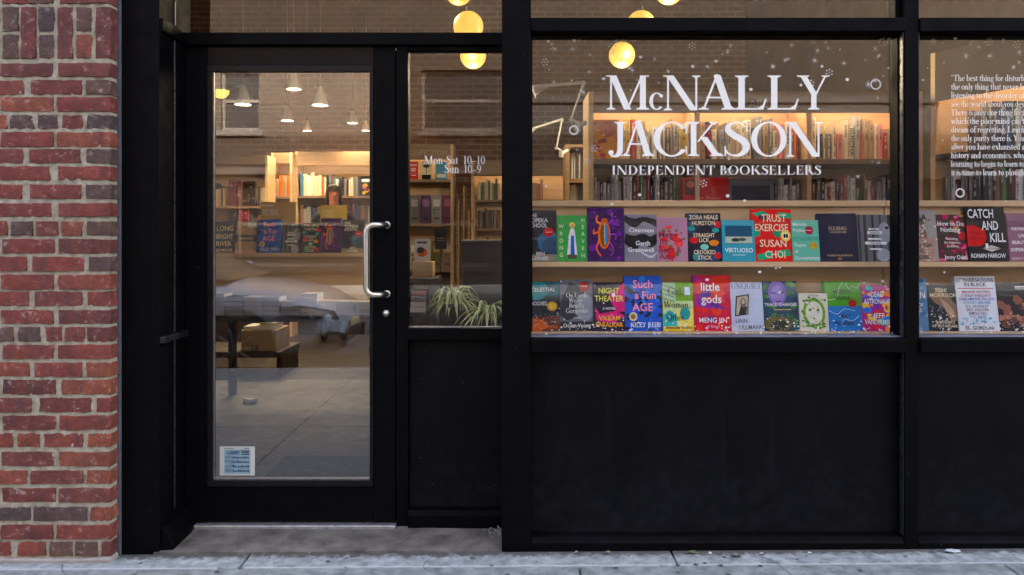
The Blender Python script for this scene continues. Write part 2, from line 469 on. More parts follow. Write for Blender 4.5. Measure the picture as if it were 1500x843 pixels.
PLY = worn('birch_plywood', (.56, .36, .17), (.68, .46, .24), 3, .5, .08, 60, stretch=(1, 8, 14))
PLYDARK = worn('brown_shelf_wood', (.17, .10, .05), (.26, .16, .08), 3, .55, .1, 60, stretch=(1, 8, 14))
STEEL = worn('brushed_steel', (.56, .51, .41), (.68, .62, .51), 40, .32, .01, 200, metal=1, stretch=(1, 1, 12), rvar=.05)
WHITE = flat((.78, .78, .76), .5)
VINYL = flat((.88, .87, .77), .4)
CHALK = flat((.62, .61, .54), .7)
PAPER = worn('book_pages', (.62, .58, .50), (.76, .73, .66), 4, .8, .2, 200, stretch=(1, 1, 40))
GLASS = glass_mat()
DOORGLASS = glass_mat('door_glass', 2.55)

def add_dirt(m):
    t = m.node_tree; bs = t.nodes['Principled BSDF']; src = bs.inputs['Base Color'].links[0].from_socket
    g = t.nodes.new('ShaderNodeNewGeometry'); se = t.nodes.new('ShaderNodeSeparateXYZ'); t.links.new(g.outputs['Position'], se.inputs[0])
    mr = t.nodes.new('ShaderNodeMapRange'); t.links.new(se.outputs['Y'], mr.inputs[0])
    mr.inputs[1].default_value = -.085; mr.inputs[2].default_value = -.005
    nz = noise(t, g.outputs['Position'], 34, 6, .7)
    ad = t.nodes.new('ShaderNodeMath'); ad.operation = 'MULTIPLY_ADD'; t.links.new(mr.outputs[0], ad.inputs[0]); ad.inputs[1].default_value = .5; t.links.new(nz, ad.inputs[2])
    c = mix(t, ramp(t, ad.outputs[0], [(.66, (0, 0, 0)), (.88, (.92, .92, .92))]), src, (.055, .048, .04))
    t.links.new(c, bs.inputs['Base Color'])
add_dirt(CONC2)
def add_splash(m):
    """street dust splashed up the foot of the panels, and a few dried runs"""
    t = m.node_tree; bs = t.nodes['Principled BSDF']; src = bs.inputs['Base Color'].links[0].from_socket
    g = t.nodes.new('ShaderNodeNewGeometry'); se = t.nodes.new('ShaderNodeSeparateXYZ'); t.links.new(g.outputs['Position'], se.inputs[0])
    mr = t.nodes.new('ShaderNodeMapRange'); t.links.new(se.outputs['Z'], mr.inputs[0])
    mr.inputs[1].default_value = .55; mr.inputs[2].default_value = .0
    ad = t.nodes.new('ShaderNodeMath'); ad.operation = 'MULTIPLY_ADD'; t.links.new(mr.outputs[0], ad.inputs[0]); ad.inputs[1].default_value = .28; t.links.new(noise(t, g.outputs['Position'], 26, 8, .75), ad.inputs[2])
    c = mix(t, ramp(t, ad.outputs[0], [(.60, (0, 0, 0)), (.98, (.25, .25, .25))]), src, (.035, .035, .037))
    st = t.nodes.new('ShaderNodeMapping'); st.inputs['Scale'].default_value = (22, 1, .9); t.links.new(g.outputs['Position'], st.inputs[0])
    c = mix(t, ramp(t, noise(t, st.outputs[0], 1.0, 6, .7), [(.60, (0, 0, 0)), (.78, (.5, .5, .5))]), c, (.016, .017, .02))
    t.links.new(c, bs.inputs['Base Color'])
add_splash(PANELBLACK)

def brickmat(name, c1, c2, mo, bw, bh, ms, rough=.85):
    m, t, b = principled(name)
    tc = t.nodes.new('ShaderNodeTexCoord')
    se = t.nodes.new('ShaderNodeSeparateXYZ'); cb = t.nodes.new('ShaderNodeCombineXYZ')
    t.links.new(tc.outputs['Object'], se.inputs[0])
    ad = t.nodes.new('ShaderNodeMath'); ad.operation = 'ADD'
    t.links.new(se.outputs['X'], ad.inputs[0]); t.links.new(se.outputs['Y'], ad.inputs[1])
    t.links.new(ad.outputs[0], cb.inputs['X']); t.links.new(se.outputs['Z'], cb.inputs['Y'])
    br = t.nodes.new('ShaderNodeTexBrick')
    br.inputs['Color1'].default_value = (*c1, 1); br.inputs['Color2'].default_value = (*c2, 1); br.inputs['Mortar'].default_value = (*mo, 1)
    br.inputs['Scale'].default_value = 1
    br.inputs['Brick Width'].default_value = bw; br.inputs['Row Height'].default_value = bh; br.inputs['Mortar Size'].default_value = ms
    br.inputs['Mortar Smooth'].default_value = .3; br.inputs['Bias'].default_value = .1
    t.links.new(cb.outputs[0], br.inputs['Vector'])
    c = mix(t, ramp(t, noise(t, tc.outputs['Object'], 1.1, 6), [(.3, (.7, .7, .7)), (.7, (1.15, 1.12, 1.08))]), br.outputs['Color'], br.outputs['Color'])
    c = mix(t, 1.0, br.outputs['Color'], ramp(t, noise(t, tc.outputs['Object'], 1.1, 6), [(.3, (.65, .65, .65)), (.7, (1, 1, 1))]), 'MULTIPLY')
    t.links.new(c, b.inputs['Base Color'])
    b.inputs['Roughness'].default_value = rough
    bump(t, b, br.outputs['Fac'], -.5, .01)
    return m

# ---------------------------------------------------------------- ground
SLOPE = .007
def gz(x): return SLOPE * (x + 1.5)
def slab(name, mat, x0, x1, y0, y1, zt, th, bevel=.006):
    m = MB()
    pts = [(x0, gz(x0) + zt), (x1, gz(x1) + zt), (x1, gz(x1) + zt - th), (x0, gz(x0) + zt - th)]
    m.prism(pts, 'y', y0, y1)
    return m.build(name, mat, None, bevel)

g = MB(); g.face([(-150, -150, -.32), (150, -150, -.32), (150, 150, -.32), (-150, 150, -.32)])
tag(g.build('ground', ASPH), kind='structure')
tag(slab('road', ASPH, -60, 60, -13.2, -3.78, -.14, .1, 0), kind='structure')
base = slab('sidewalk', CONC, -60, 60, -3.60, .0, -.03, .2, 0); tag(base, kind='structure')
# poured flags of the pavement, laid with open joints; a narrow strip runs along the shopfront
xs = [-9, -7.4, -5.8, -4.2, -2.62, -1.02, .62, 2.2, 3.8, 5.4, 7, 8.6]
for i in range(len(xs) - 1):
    o = slab('edge_flag', CONC2, xs[i] + .003, xs[i + 1] - .003, -.128, -.0005 if xs[i + 1] < -2.0 or xs[i] > 0 else -.0005, 0, .06, .006); o.parent = base
    for ya, yb in ((-1.5, -.136), (-2.68, -1.506), (-3.597, -2.686)):
        o = slab('flag', CONC, xs[i] + .004 - .37, xs[i + 1] - .004 - .37, ya, yb, -.002, .06, .006); o.parent = base
for a, b_ in ((-2.6, -1.1), (-1.0, .55), (.63, 2.1), (2.2, 3.7)):     # pale joint compound squeezed along the strip
    o = slab('joint_filler', worn('joint_filler', (.34, .36, .35), (.5, .52, .5), 30, .8, .6, 90), a, b_, -.1345, -.1295, .0005 - .0, .03, .001); o.parent = base
gum = MB(); rg = random.Random(21)
for k in range(46):
    x = rg.uniform(-2.2, 2.6); y = rg.uniform(-.26, -.01); r = rg.uniform(.004, .013); z = gz(x) + .0012
    gum.face([(x + r * rg.uniform(.7, 1) * math.cos(2 * math.pi * q / 10), y + r * rg.uniform(.7, 1) * math.sin(2 * math.pi * q / 10), z) for q in range(10)])
gum.build('gum_spots', flat((.06, .06, .06), .8)).parent = base
ck = MB()
for x0 in (-1.72, -.3, .95, 1.62):
    p = Vector((x0, -.02)); d = rg.uniform(-2.2, -1.0)
    for s in range(9):
        q = p + Vector((math.cos(d), math.sin(d))) * rg.uniform(.012, .03); d += rg.uniform(-.5, .5); n = Vector((-(q - p).y, (q - p).x)).normalized() * .0011
        ck.face([(v.x, v.y, gz(v.x) + .0014) for v in (p - n, q - n, q + n, p + n)][::1]); p = q
ck.build('cracks', flat((.035, .034, .032), .9)).parent = base
kerb = slab('kerb', worn('kerb_stone', (.22, .22, .22), (.34, .34, .34), 10, .8), -60, 60, -3.78, -3.604, -.004, .25, .02)
tag(kerb, kind='structure')
tag(slab('far_sidewalk', CONC, -60, 60, -16.0, -13.2, -.01, .2, .02), kind='structure')

# doorstep: worn bluestone running up to the threshold
XL, XR = P(233, 0, 0)[0], P(735, 0, 0)[0]
st = MB()
nx, ny = 40, 10
vv = []
for j in range(ny + 1):
    for i in range(nx + 1):
        x = XL - .02 + (XR - XL + .04) * i / nx; y = -.004 + .29 * j / ny
        z = .006 + .012 * min(1, j / ny * 1.15) + .0025 * math.sin(x * 9 + y * 23) + .002 * random.random() + gz(x) * (1 - j / ny) * .8
        vv.append((x, y, z))
st.raw(vv, [(j * (nx + 1) + i, j * (nx + 1) + i + 1, (j + 1) * (nx + 1) + i + 1, (j + 1) * (nx + 1) + i) for j in range(ny) for i in range(nx)], 0, True)
st.face([vv[i] for i in range(nx + 1)][::-1] + [(XL - .02, -.004, -.1), (XR + .02, -.004, -.1)])
tag(st.build('doorstep', STONE), kind='structure')

# ---------------------------------------------------------------- brick pier, brick by brick
YB = -.07
def brick_material():
    m, t, b = principled('brick')
    oi = t.nodes.new('ShaderNodeObjectInfo')
    v = coords(t, (1, 1, 1))
    va = t.nodes.new('ShaderNodeVectorMath'); va.operation = 'ADD'
    mu = t.nodes.new('ShaderNodeVectorMath'); mu.operation = 'SCALE'; mu.inputs[3].default_value = 37.0
    cb = t.nodes.new('ShaderNodeCombineXYZ')
    for k in range(3): t.links.new(oi.outputs['Random'], cb.inputs[k])
    t.links.new(cb.outputs[0], mu.inputs[0]); t.links.new(v, va.inputs[0]); t.links.new(mu.outputs[0], va.inputs[1])
    vec = va.outputs[0]
    c = mix(t, 1.0, oi.outputs['Color'], ramp(t, noise(t, vec, 15, 8, .75), [(.28, (.5, .46, .45)), (.5, (.95, .95, .95)), (.72, (1.6, 1.45, 1.3))]), 'MULTIPLY')
    st_ = t.nodes.new('ShaderNodeMapping'); st_.inputs['Scale'].default_value = (34, 34, 5); t.links.new(vec, st_.inputs[0])
    c = mix(t, ramp(t, noise(t, st_.outputs[0], 1.0, 4), [(.52, (0, 0, 0)), (.72, (.6, .6, .6))]), c, (.055, .035, .036))
    c = mix(t, ramp(t, noise(t, vec, 30, 8, .8), [(.57, (0, 0, 0)), (.66, (.8, .8, .8))]), c, (.44, .38, .31))
    c = mix(t, ramp(t, noise(t, vec, 120, 4, .7), [(.62, (0, 0, 0)), (.70, (.7, .7, .7))]), c, (.03, .02, .02))
    t.links.new(c, b.inputs['Base Color'])
    b.inputs['Roughness'].default_value = .82
    bump(t, b, noise(t, vec, 55, 8, .75), 1.0, .008)
    return m
BRICK = brick_material()
REDS = [srgb(124, 58, 43), srgb(112, 53, 42), srgb(130, 61, 44), srgb(122, 55, 41), srgb(118, 60, 48), srgb(134, 66, 45), srgb(104, 53, 43)]
DARKS = [srgb(88, 66, 56), srgb(78, 63, 56), srgb(96, 69, 54)]
ORANGE = [srgb(140, 74, 48), srgb(134, 70, 46)]

def brick(parent, x0, x1, z0, z1, y0, y1, colr):
    """an uneven, slightly rounded brick; front at y0"""
    m = MB(); nx, nz = (6, 2) if x1 - x0 > z1 - z0 else (2, 6)
    j = lambda a: random.uniform(-a, a)
    e = .0008
    x0, x1, z0, z1 = x0 - .0009, x1 + .0009, z0 - .0010, z1 + .0010
    g0 = [[None] * (nx + 1) for _ in range(nz + 1)]; g1 = [[None] * (nx + 1) for _ in range(nz + 1)]
    for k in range(nz + 1):
        for i in range(nx + 1):
            x = x0 + (x1 - x0) * i / nx; z = z0 + (z1 - z0) * k / nz
            ex = i in (0, nx); ez = k in (0, nz)
            dx, dz = j(.0022) if ex else 0, j(.0020) if ez else 0
            ix = (e if i == 0 else -e if i == nx else 0); iz = (e if k == 0 else -e if k == nz else 0)
            if ex and ez: ix *= 1.5 + random.random(); iz *= 1.5 + random.random()
            g0[k][i] = (x + ix + dx, y0 + j(.002) + (.0015 if ex or ez else 0), z + iz + dz)
            g1[k][i] = (x + dx, y0 + .006, z + dz)
    rim = [(k, i) for k, i in [(0, i) for i in range(nx)] + [(k, nx) for k in range(nz)] + [(nz, i) for i in range(nx, 0, -1)] + [(k, 0) for k in range(nz, 0, -1)]]
    flatv = [g0[k][i] for k in range(nz + 1) for i in range(nx + 1)]
    m.raw(flatv, [(k * (nx + 1) + i, k * (nx + 1) + i + 1, (k + 1) * (nx + 1) + i + 1, (k + 1) * (nx + 1) + i) for k in range(nz) for i in range(nx)], 0, True)
    n = len(rim)
    a = [g0[k][i] for k, i in rim]; b_ = [g1[k][i] for k, i in rim]; c_ = [(p[0], y1, p[2]) for p in b_]
    m.raw(a + b_, [(q, n + q, n + (q + 1) % n, (q + 1) % n) for q in range(n)], 0, True)
    m.raw(b_ + c_, [(q, n + q, n + (q + 1) % n, (q + 1) % n) for q in range(n)], 0, False)
    o = m.build('brick', BRICK, parent)
    o.color = (*colr, 1)
    return o

COURSES = [  # y top, y bottom, pixel spans of the bricks; d dark, o orange
    (-16, 5, [(3, 40), (42, 78, 'd'), (87, 160)]),
    (93, 112, [(0, 76), (86, 160)]), (118, 138, [(-38, 34), (45, 119), (126, 160, 'd')]), (143, 163, [(1, 78, 'o'), (84, 160)]),
    (169, 188, [(-20, 9, 'o'), (15, 48, 'd'), (55, 83, 'd'), (91, 120), (127, 160, 'd')]), (194, 215, [(1, 77), (83, 160, 'o')]),
    (219, 239, [(-40, 33), (43, 118), (126, 160, 'd')]), (244, 264, [(-5, 72), (85, 160)]), (271, 291, [(-42, 32), (44, 118), (126, 160, 'd')]),
    (298, 317, [(-3, 74), (86, 160)]), (325, 345, [(-20, 9), (16, 47, 'd'), (53, 84), (90, 120, 'o'), (127, 161, 'd')]),
    (351, 371, [(3, 79), (86, 161)]), (377, 397, [(-36, 38), (48, 122), (130, 162, 'd')]), (403, 424, [(2, 78), (86, 162)]),
    (428, 448, [(-32, 41), (50, 120), (128, 162)]), (455, 474, [(2, 77), (86, 162, 'r')]), (480, 500, [(-12, 19, 'd'), (27, 58, 'd'), (67, 89), (95, 123), (128, 162)]),
    (506, 526, [(4, 78), (85, 162)]), (532, 552, [(-32, 42), (50, 120), (127, 162, 'o')]), (557, 578, [(4, 81), (90, 162, 'o')]),
    (584, 604, [(-28, 45), (57, 133), (141, 162)]), (610, 630, [(4, 80), (87, 162)]), (636, 655, [(-14, 17), (25, 57), (64, 121), (129, 163, 'o')]),
    (663, 683, [(2, 79), (87, 164, 'o')]), (690, 709, [(-34, 39), (45, 122), (127, 164, 'o')]), (716, 736, [(3, 81), (86, 165)]),
    (744, 763, [(-30, 44, 'd'), (49, 127, 'd'), (132, 164, 'o')]), (770, 790, [(1, 77), (83, 161)]), (795, 815, [(-14, 15), (26, 66), (73, 105, 'd'), (110, 142, 'd'), (148, 164)])]
pier = empty('brick_pier', (P(0, 0, YB)[0], 0, 0))
tag(pier, 'weathered red brick pier with pale uneven mortar at the left of the shopfront', 'wall')
inv = Vector((-pier.location.x, 0, 0))
pc = empty('tmp'); 
def pbrick(px0, px1, py0, py1, kind):
    x0, z1 = P(px0, py0, YB); x1, z0 = P(px1, py1, YB)
    colr = random.choice({'d': DARKS, 'o': ORANGE}.get(kind, REDS))
    if px1 >= 158: x1 = P(161.5, 0, YB)[0]
    brick(pier, x0 + inv.x, x1 + inv.x, z0, z1, YB - random.uniform(0, .004), YB + .068 if px1 >= 158 else YB + .05, colr)
for yt, yb, bs in COURSES:
    for b_ in bs: pbrick(b_[0], b_[1], yt, yb, b_[2] if len(b_) > 2 else None)
    x = bs[0][0] - 8
    while x > -260:
        pbrick(x - 76, x, yt, yb, random.choice([None, None, None, 'd', 'o'])); x -= 84
    if yt > 0 and bs[0][0] > 100: pass
for x0, x1, split, kd in [(4, 26, 1, 'd'), (31, 52, 0, None), (57, 78, 1, 'd'), (84, 105, 0, None), (112, 133, 1, 'd'), (140, 161, 0, None)]:
    if split:
        pbrick(x0, x1, 11, 45, kd); pbrick(x0, x1, 51, 85, 'o' if x0 == 112 else kd)
    else: pbrick(x0, x1, 11, 85, kd)
x = -2
while x > -330:
    pbrick(x - 21, x, 11, 85, random.choice([None, 'd'])); x -= 27
for k in range(1, 5):
    x = 160 - (k % 2) * 41
    while x > -330:
        pbrick(x - 76, x, -16 - 26 * k, 5 - 26 * k, None); x -= 84
bpy.data.objects.remove(pc)
mx0, mx1 = P(-330, 0, YB)[0], P(160.2, 0, YB)[0]
m = MB(); nn = 230; mm_ = 420
zt, zb = 2.7, -.06
vv = [(mx0 + (mx1 - mx0) * i / nn + inv.x, YB + .004 + random.uniform(-.002, .0025) + .002 * math.sin(i * .7) * math.sin(k * .43), zb + (zt - zb) * k / mm_) for k in range(mm_ + 1) for i in range(nn + 1)]
m.raw(vv, [(k * (nn + 1) + i, k * (nn + 1) + i + 1, (k + 1) * (nn + 1) + i + 1, (k + 1) * (nn + 1) + i) for k in range(mm_) for i in range(nn)], 0, True)
m.face([(mx1 + inv.x, YB + .0035, zb), (mx1 + inv.x, .06, zb), (mx1 + inv.x, .06, zt), (mx1 + inv.x, YB + .0035, zt)])
m.build('mortar', MORTAR, pier)
f = MB(); f.prism([(P(-330, 0, YB)[0] + inv.x, -.06), (P(166, 0, YB)[0] + inv.x, -.05), (P(164, 0, YB)[0] + inv.x, .018), (P(110, 0, YB)[0] + inv.x, .012), (P(-330, 0, YB)[0] + inv.x, .014)], 'y', YB - .012, YB + .05)
f.build('mortar_footing', worn('dirty_mortar', (.22, .19, .155), (.36, .32, .27), 20, .9, .9, 90), pier, .006)

# ---------------------------------------------------------------- shopfront: black painted posts, rails and panels
sf = tag(empty('shopfront', (P(757, 0, 0)[0], 0, 0)), 'black painted shopfront of posts, rails and solid panels below the windows', 'shopfront')
ox = sf.location.x
def sb(name, x0, x1, y0, y1, z0, z1, mat=BLACK, bevel=.003):
    return box(name, mat, sf, x0 - ox, x1 - ox, y0, y1, z0, z1, bevel)
def sp(name, px0, px1, py0, py1, Y0, Y1, mat=BLACK, bevel=.003):
    x0, z1 = P(px0, py0, Y0); x1, z0 = P(px1, py1, Y0)
    return sb(name, x0, x1, Y0, Y1, z0, z1, mat, bevel)
YD = .235                                      # plane of the door, set back from the windows
ZT = 2.75
sb('sealant', P(173, 0, 0)[0] - .01, P(178, 0, 0)[0], -.012, .05, -.02, ZT, worn('sealant', (.05, .06, .07), (.09, .10, .115), 12, .7, .6, 60))
sb('post', P(178, 0, 0)[0], XL, 0, YD + .06, -.03, ZT)
sb('post', XR, P(778, 0, 0)[0], -.004, YD + .06, -.03, ZT)
EDGE = worn('edge_highlight_paint', (.008, .009, .012), (.014, .016, .021), 8, .3, .05, 90)  # paler paint: highlights along rails and beads put into the colour
# return of the recess, facing the doorway
sb('return_rail', XL - .004, XL + .012, .006, YD - .01, 2.046, 2.096)
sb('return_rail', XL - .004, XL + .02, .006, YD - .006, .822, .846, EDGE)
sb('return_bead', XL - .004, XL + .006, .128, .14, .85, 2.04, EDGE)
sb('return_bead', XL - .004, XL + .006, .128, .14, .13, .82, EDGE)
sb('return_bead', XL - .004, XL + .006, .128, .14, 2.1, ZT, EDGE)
mo = MB(); mo.prism([(XL - .004 - ox, .0), (XL + .05 - ox, .0), (XL + .05 - ox, .035), (XL + .012 - ox, .1), (XL - .004 - ox, .1)], 'y', .012, YD - .004)
mo.build('return_base', BLACK, sf, .003)
# door frame: transom rail, mullion beside the door, sidelight surround
zt0, zt1 = P(0, 67.5, YD)[1], P(0, 49.5, YD)[1]
sb('transom_rail', XL + .001, XR + .0, YD - .02, YD + .06, zt0, zt1)
sb('door_stop', P(566, 0, YD + .05)[0], P(586, 0, YD + .05)[0], YD + .062, YD + .085, .03, 2.04)
sb('door_stop', P(262, 0, YD + .05)[0], P(285, 0, YD + .05)[0], YD + .062, YD + .085, .03, 2.04)
xm0, xm1 = P(580, 0, YD)[0], P(598, 0, YD)[0]
sb('mullion', xm0 + .002, xm1, YD - .006, YD + .06, .02, zt0 - .0005)
zs0, zs1 = P(0, 498, YD)[1], P(0, 481, YD)[1]
sb('sidelight_head', xm1 + .0005, XR, YD - .002, YD + .05, P(0, 75, YD)[1], zt0 - .001)
sb('sidelight_sill', xm1 + .0005, XR, YD - .016, YD + .06, zs0, zs1)
sb('sidelight_panel', xm1 + .0005, XR, YD + .02, YD + .05, .05, zs0 - .0005, PANELBLACK)
mo = MB(); zz = P(0, 746, YD)[1]
mo.prism([(YD + .03, .02), (YD - .024, .02), (YD - .024, zz - .02), (YD - .018, zz), (YD + .03, zz + .004)], 'x', xm1 + .001 - ox, XR - ox)
mo.build('sidelight_base', BLACK, sf, .003)
# window bays
XW0 = P(778, 0, 0)[0]
XM0, XM1 = P(1325, 0, 0)[0], P(1346, 0, 0)[0]
XW2 = 3.05
zr0, zr1 = P(0, 47, 0)[1], P(0, 27, 0)[1]
zsl0, zsl1 = P(0, 517, -.015)[1], P(0, 497, -.015)[1]
zb0, zb1 = P(0, 805, 0)[1], P(0, 787, 0)[1]
sb('mullion', XM0, XM1, -.002, .12, -.03, ZT)
sb('edge_highlight_strip', XM0 - .005, XM0 - .0005, .004, .03, zsl1 + .001, zr0 - .001, EDGE, .001)  # thin strips added as painted highlights beside the mullion
sb('edge_highlight_strip', XM1 + .0005, XM1 + .004, .004, .03, zsl1 + .001, zr0 - .001, EDGE, .001)
sb('edge_highlight_strip', XM0 - .005, XM0 - .0005, .004, .03, zb1 + .004, zsl0 - .001, EDGE, .001)
sb('post', XW2, XW2 + .12, -.004, .3, -.03, ZT)
for a, b_ in ((XW0, XM0), (XM1, XW2)):
    sb('transom_rail', a - .0, b_ + (.0), -.012, .11, zr0, zr1)
    sb('window_head', a + .0005, b_ - .0005, .035, .1, P(0, 53, .035)[1], zr0 - .001)
    sb('window_sill', a + .0005, b_ - .0005, -.018, .11, zsl0, zsl1)
    sb('sill_nosing', a + .0005, b_ - .0005, .02, .1, zsl1 + .0005, P(0, 492.5, .02)[1], worn('grey_sill', (.07, .08, .10), (.13, .14, .17), 10, .45))
    sb('lower_panel', a + .0005, b_ - .0005, .05, .09, .0, zsl0 - .001, PANELBLACK)
    mo = MB(); mo.prism([(.06, zb0 - .05), (-.004, zb0 - .05), (-.004, zb1 - .022), (.004, zb1 - .016), (.008, zb1 - .004), (.02, zb1), (.06, zb1 + .002)], 'x', a + .0005 - ox, b_ - .0005 - ox)
    mo.build('base_moulding', BLACK, sf, .002)
sb('window_jamb', P(1315, 0, .035)[0], XM0 - .0005, .035, .1, P(0, 492, .035)[1], P(0, 53.5, .035)[1])
sb('window_jamb', XM0 - .02, XM0 - .0005, .03, .1, zr1 + .0005, ZT)
sb('window_jamb', XW0 + .0005, XW0 + .006, .035, .1, zsl1 + .02, P(0, 53.5, .035)[1])
sb('lintel', P(178, 0, 0)[0], XW2 + .12, .001, .29, ZT + .0005, ZT + .22)
# glass above the rails
for nm, a, b_, y, z0, z1 in (('transom_pane', XL + .004, XR, YD + .02, zt1 + .0005, ZT), ('transom_pane', XW0 + .001, XM0 - .021, .06, zr1 + .0005, ZT), ('transom_pane', XM1 + .001, XW2, .06, zr1 + .0005, ZT)):
    sb(nm, a, b_, y, y + .006, z0, z1, GLASS, 0)

# ---------------------------------------------------------------- entrance door
dx0, dx1 = P(271.5, 0, YD)[0], P(579, 0, YD)[0]
dz0, dz1 = P(0, 766, YD)[1], P(0, 69, YD)[1]
door = tag(empty('entrance_door', ((dx0 + dx1) / 2, YD, dz0)), 'closed black glazed entrance door with long curved steel pull handle', 'door')
def db(name, x0, x1, y0, y1, z0, z1, mat=BLACK, bevel=.002, parent=None):
    o = MB().box(x0 - door.location.x, x1 - door.location.x, y0 - YD, y1 - YD, z0 - dz0, z1 - dz0).build(name, mat, door, bevel)
    return o
gx0, gx1 = P(312, 0, YD)[0], P(541.5, 0, YD)[0]
gz0, gz1 = P(0, 702, YD)[1], P(0, 105, YD)[1]
fx0, fx1 = P(304, 0, YD)[0], P(547, 0, YD)[0]
db('stile', dx0, fx0 - .0006, YD, YD + .045, dz0, dz1)
db('stile', fx1 + .0006, dx1, YD, YD + .045, dz0, dz1)
BROWNBLACK = worn('brown_black_paint', (.0045, .0034, .0033), (.008, .006, .0057), 6, .4, .06, 90, spec=.12)  # brownish black, paler than the stiles
db('top_rail', fx0, fx1, YD + .001, YD + .045, P(0, 96, YD)[1], dz1, BROWNBLACK)
db('bottom_rail', fx0, fx1, YD + .001, YD + .045, dz0 + .004, P(0, 713, YD)[1])
BEAD = worn('bead_black', (.004, .004, .0045), (.007, .007, .008), 8, .35, spec=.2)
db('glazing_bead', fx0, fx1, YD - .005, YD + .03, gz1, P(0, 96.5, YD)[1], BEAD)
db('glazing_bead', fx0, gx0, YD - .004, YD + .03, gz0, gz1 - .0005, BEAD)
db('glazing_bead', gx1, fx1, YD - .004, YD + .03, gz0, gz1 - .0005, BEAD)
db('glazing_bead', fx0, fx1, YD - .008, YD + .03, P(0, 712.5, YD)[1], gz0 - .004, BEAD)
ALU = worn('aluminium_trim', (.30, .29, .27), (.45, .44, .42), 30, .4, .1, 100, metal=.8)
db('edge_trim', gx0, gx1, YD + .004, YD + .012, gz0 - .0035, gz0 + .004, ALU, .0005)
db('edge_trim', gx0 + .0005, gx0 + .003, YD + .004, YD + .012, gz0 + .0045, gz1 - .001, ALU, .0003)
db('pane', gx0 + .0005, gx1, YD + .014, YD + .02, gz0, gz1, DOORGLASS, 0)
lk = lambda v: (v[0] - door.location.x, v[1] - YD, v[2] - dz0)
hx, hz1 = P(565, 330, YD); _, hz0 = P(0, 431, YD); hb = P(536, 0, YD - .06)[0]
pts = []
for cx, cz, a0, a1 in ((hb + .035, hz1 - .035, 90, 180), (hb + .035, hz0 + .035, 180, 270)):
    for k in range(9):
        a = R(a0 + (a1 - a0) * k / 8); pts.append((cx + .035 * math.cos(a), YD - .055, cz + .035 * math.sin(a)))
pts = [(hx + .004, YD - .002, hz1), (hx - .002, YD - .03, hz1), (hx - .02, YD - .05, hz1)] + pts + [(hx - .02, YD - .05, hz0), (hx - .002, YD - .03, hz0), (hx + .004, YD - .002, hz0)]
hd = MB().tube([lk(p) for p in pts], .0122, 16).build('handle', STEEL, door)
for z in (hz1, hz0):
    q = MB(); q.lathe([(0, .0), (.0155, .0), (.0158, .002), (.0145, .004), (0, .004)], (0, 0, 0), 20)
    o = q.build('handle_rose', STEEL, hd); o.location = lk((hx + .005, YD, z)); o.rotation_euler = (R(90), 0, 0)
lx, lz = P(565.5, 459.5, YD)
q = MB(); q.lathe([(0, .007), (.010, .007), (.0105, .004), (.015, .003), (.0155, 0)], (0, 0, 0), 24)
lo = q.build('lock_cylinder', STEEL, door); lo.location = lk((lx, YD, lz)); lo.rotation_euler = (R(90), 0, 0)
MB().box(-.0014, .0014, -.006, .001, .0071, .008).build('keyhole', flat((.01, .01, .01)), lo)
# paper notice taped inside the glass
nx0, nz1 = P(320.5, 655.5, YD); nx1, nz0 = P(372, 698, YD)
nt_ = db('notice', nx0, nx1, YD + .0105, YD + .0125, nz0, nz1, worn('notice_paper', (.52, .55, .47), (.60, .62, .54), 5, .7), 0)
m = MB(); cx = door.location.x
def nrect(u0, v0, u1, v1, k, d):
    X0 = nx0 + (nx1 - nx0) * u0 - cx; X1 = nx0 + (nx1 - nx0) * u1 - cx; Z0 = nz0 + (nz1 - nz0) * v0 - dz0; Z1 = nz0 + (nz1 - nz0) * v1 - dz0
    y = .0105 - d
    m.face([(X0, y, Z0), (X1, y, Z0), (X1, y, Z1), (X0, y, Z1)], k)
nrect(.13, .06, .87, .9, 0, .0004)
for r in range(4):
    nrect(.15, .12 + r * .155, .85, .18 + r * .155, 1, .0007)
    for q_ in range(9):
        nrect(.38 + q_ * .052, .13 + r * .155, .41 + q_ * .052, .165 + r * .155 + random.uniform(0, .04), 2, .001)
    nrect(.16, .2 + r * .155, .36 + .1 * random.random(), .215 + r * .155, 2, .001)
nrect(.18, .72, .58, .86, 1, .0007); nrect(.25, .75, .5, .77, 2, .001); nrect(.32, .8, .55, .83, 2, .001)
for r in range(3): nrect(.62, .72 + r * .055, .84, .75 + r * .055, 2, .001)
nrect(.13, .925, .4, .94, 2, .001); nrect(.7, .925, .85, .945, 2, .001)
m.build('notice_print', [ink(165, 185, 190), ink(135, 160, 175), ink(50, 62, 75)], nt_)
# threshold plate under the door
sb('threshold', P(272, 0, YD)[0], P(581, 0, YD)[0], YD - .028, YD + .05, .012, dz0 - .002, worn('threshold_aluminium', (.42, .43, .44), (.6, .62, .63), 30, .4, .3, 80, metal=.85))

# ---------------------------------------------------------------- sidelight with opening hours
sd = tag(empty('sidelight', ((xm1 + XR) / 2, YD, zs1)), 'narrow clear sidelight window beside the door with white opening hours', 'window')
def child(o, root):
    """re-home a world-space mesh object under a thing's empty"""
    o.parent = root
    o.location = Vector(o.location) - root.location
    return o
sx0, sx1 = xm1, XR
sz0, sz1 = zs1 + .001, P(0, 75, YD)[1] - .0005
child(box('pane', GLASS, None, sx0, sx1, YD + .02, YD + .026, sz0, sz1, 0), sd)
child(box('edge_trim', ALU, None, sx0, sx1, YD + .008, YD + .018, sz0 - .0005, sz0 + .006, .001), sd)
m = MB(); serif_line(m, 'Mon-Sat  10\u201310', 621, 711, 240.5, 12, YD + .0195)
child(m.build('hours_lettering', VINYL), sd)
m = MB(); serif_line(m, 'Sun  10\u20139', 651, 705, 253.5, 12, YD + .0195)
child(m.build('hours_lettering', VINYL), sd)

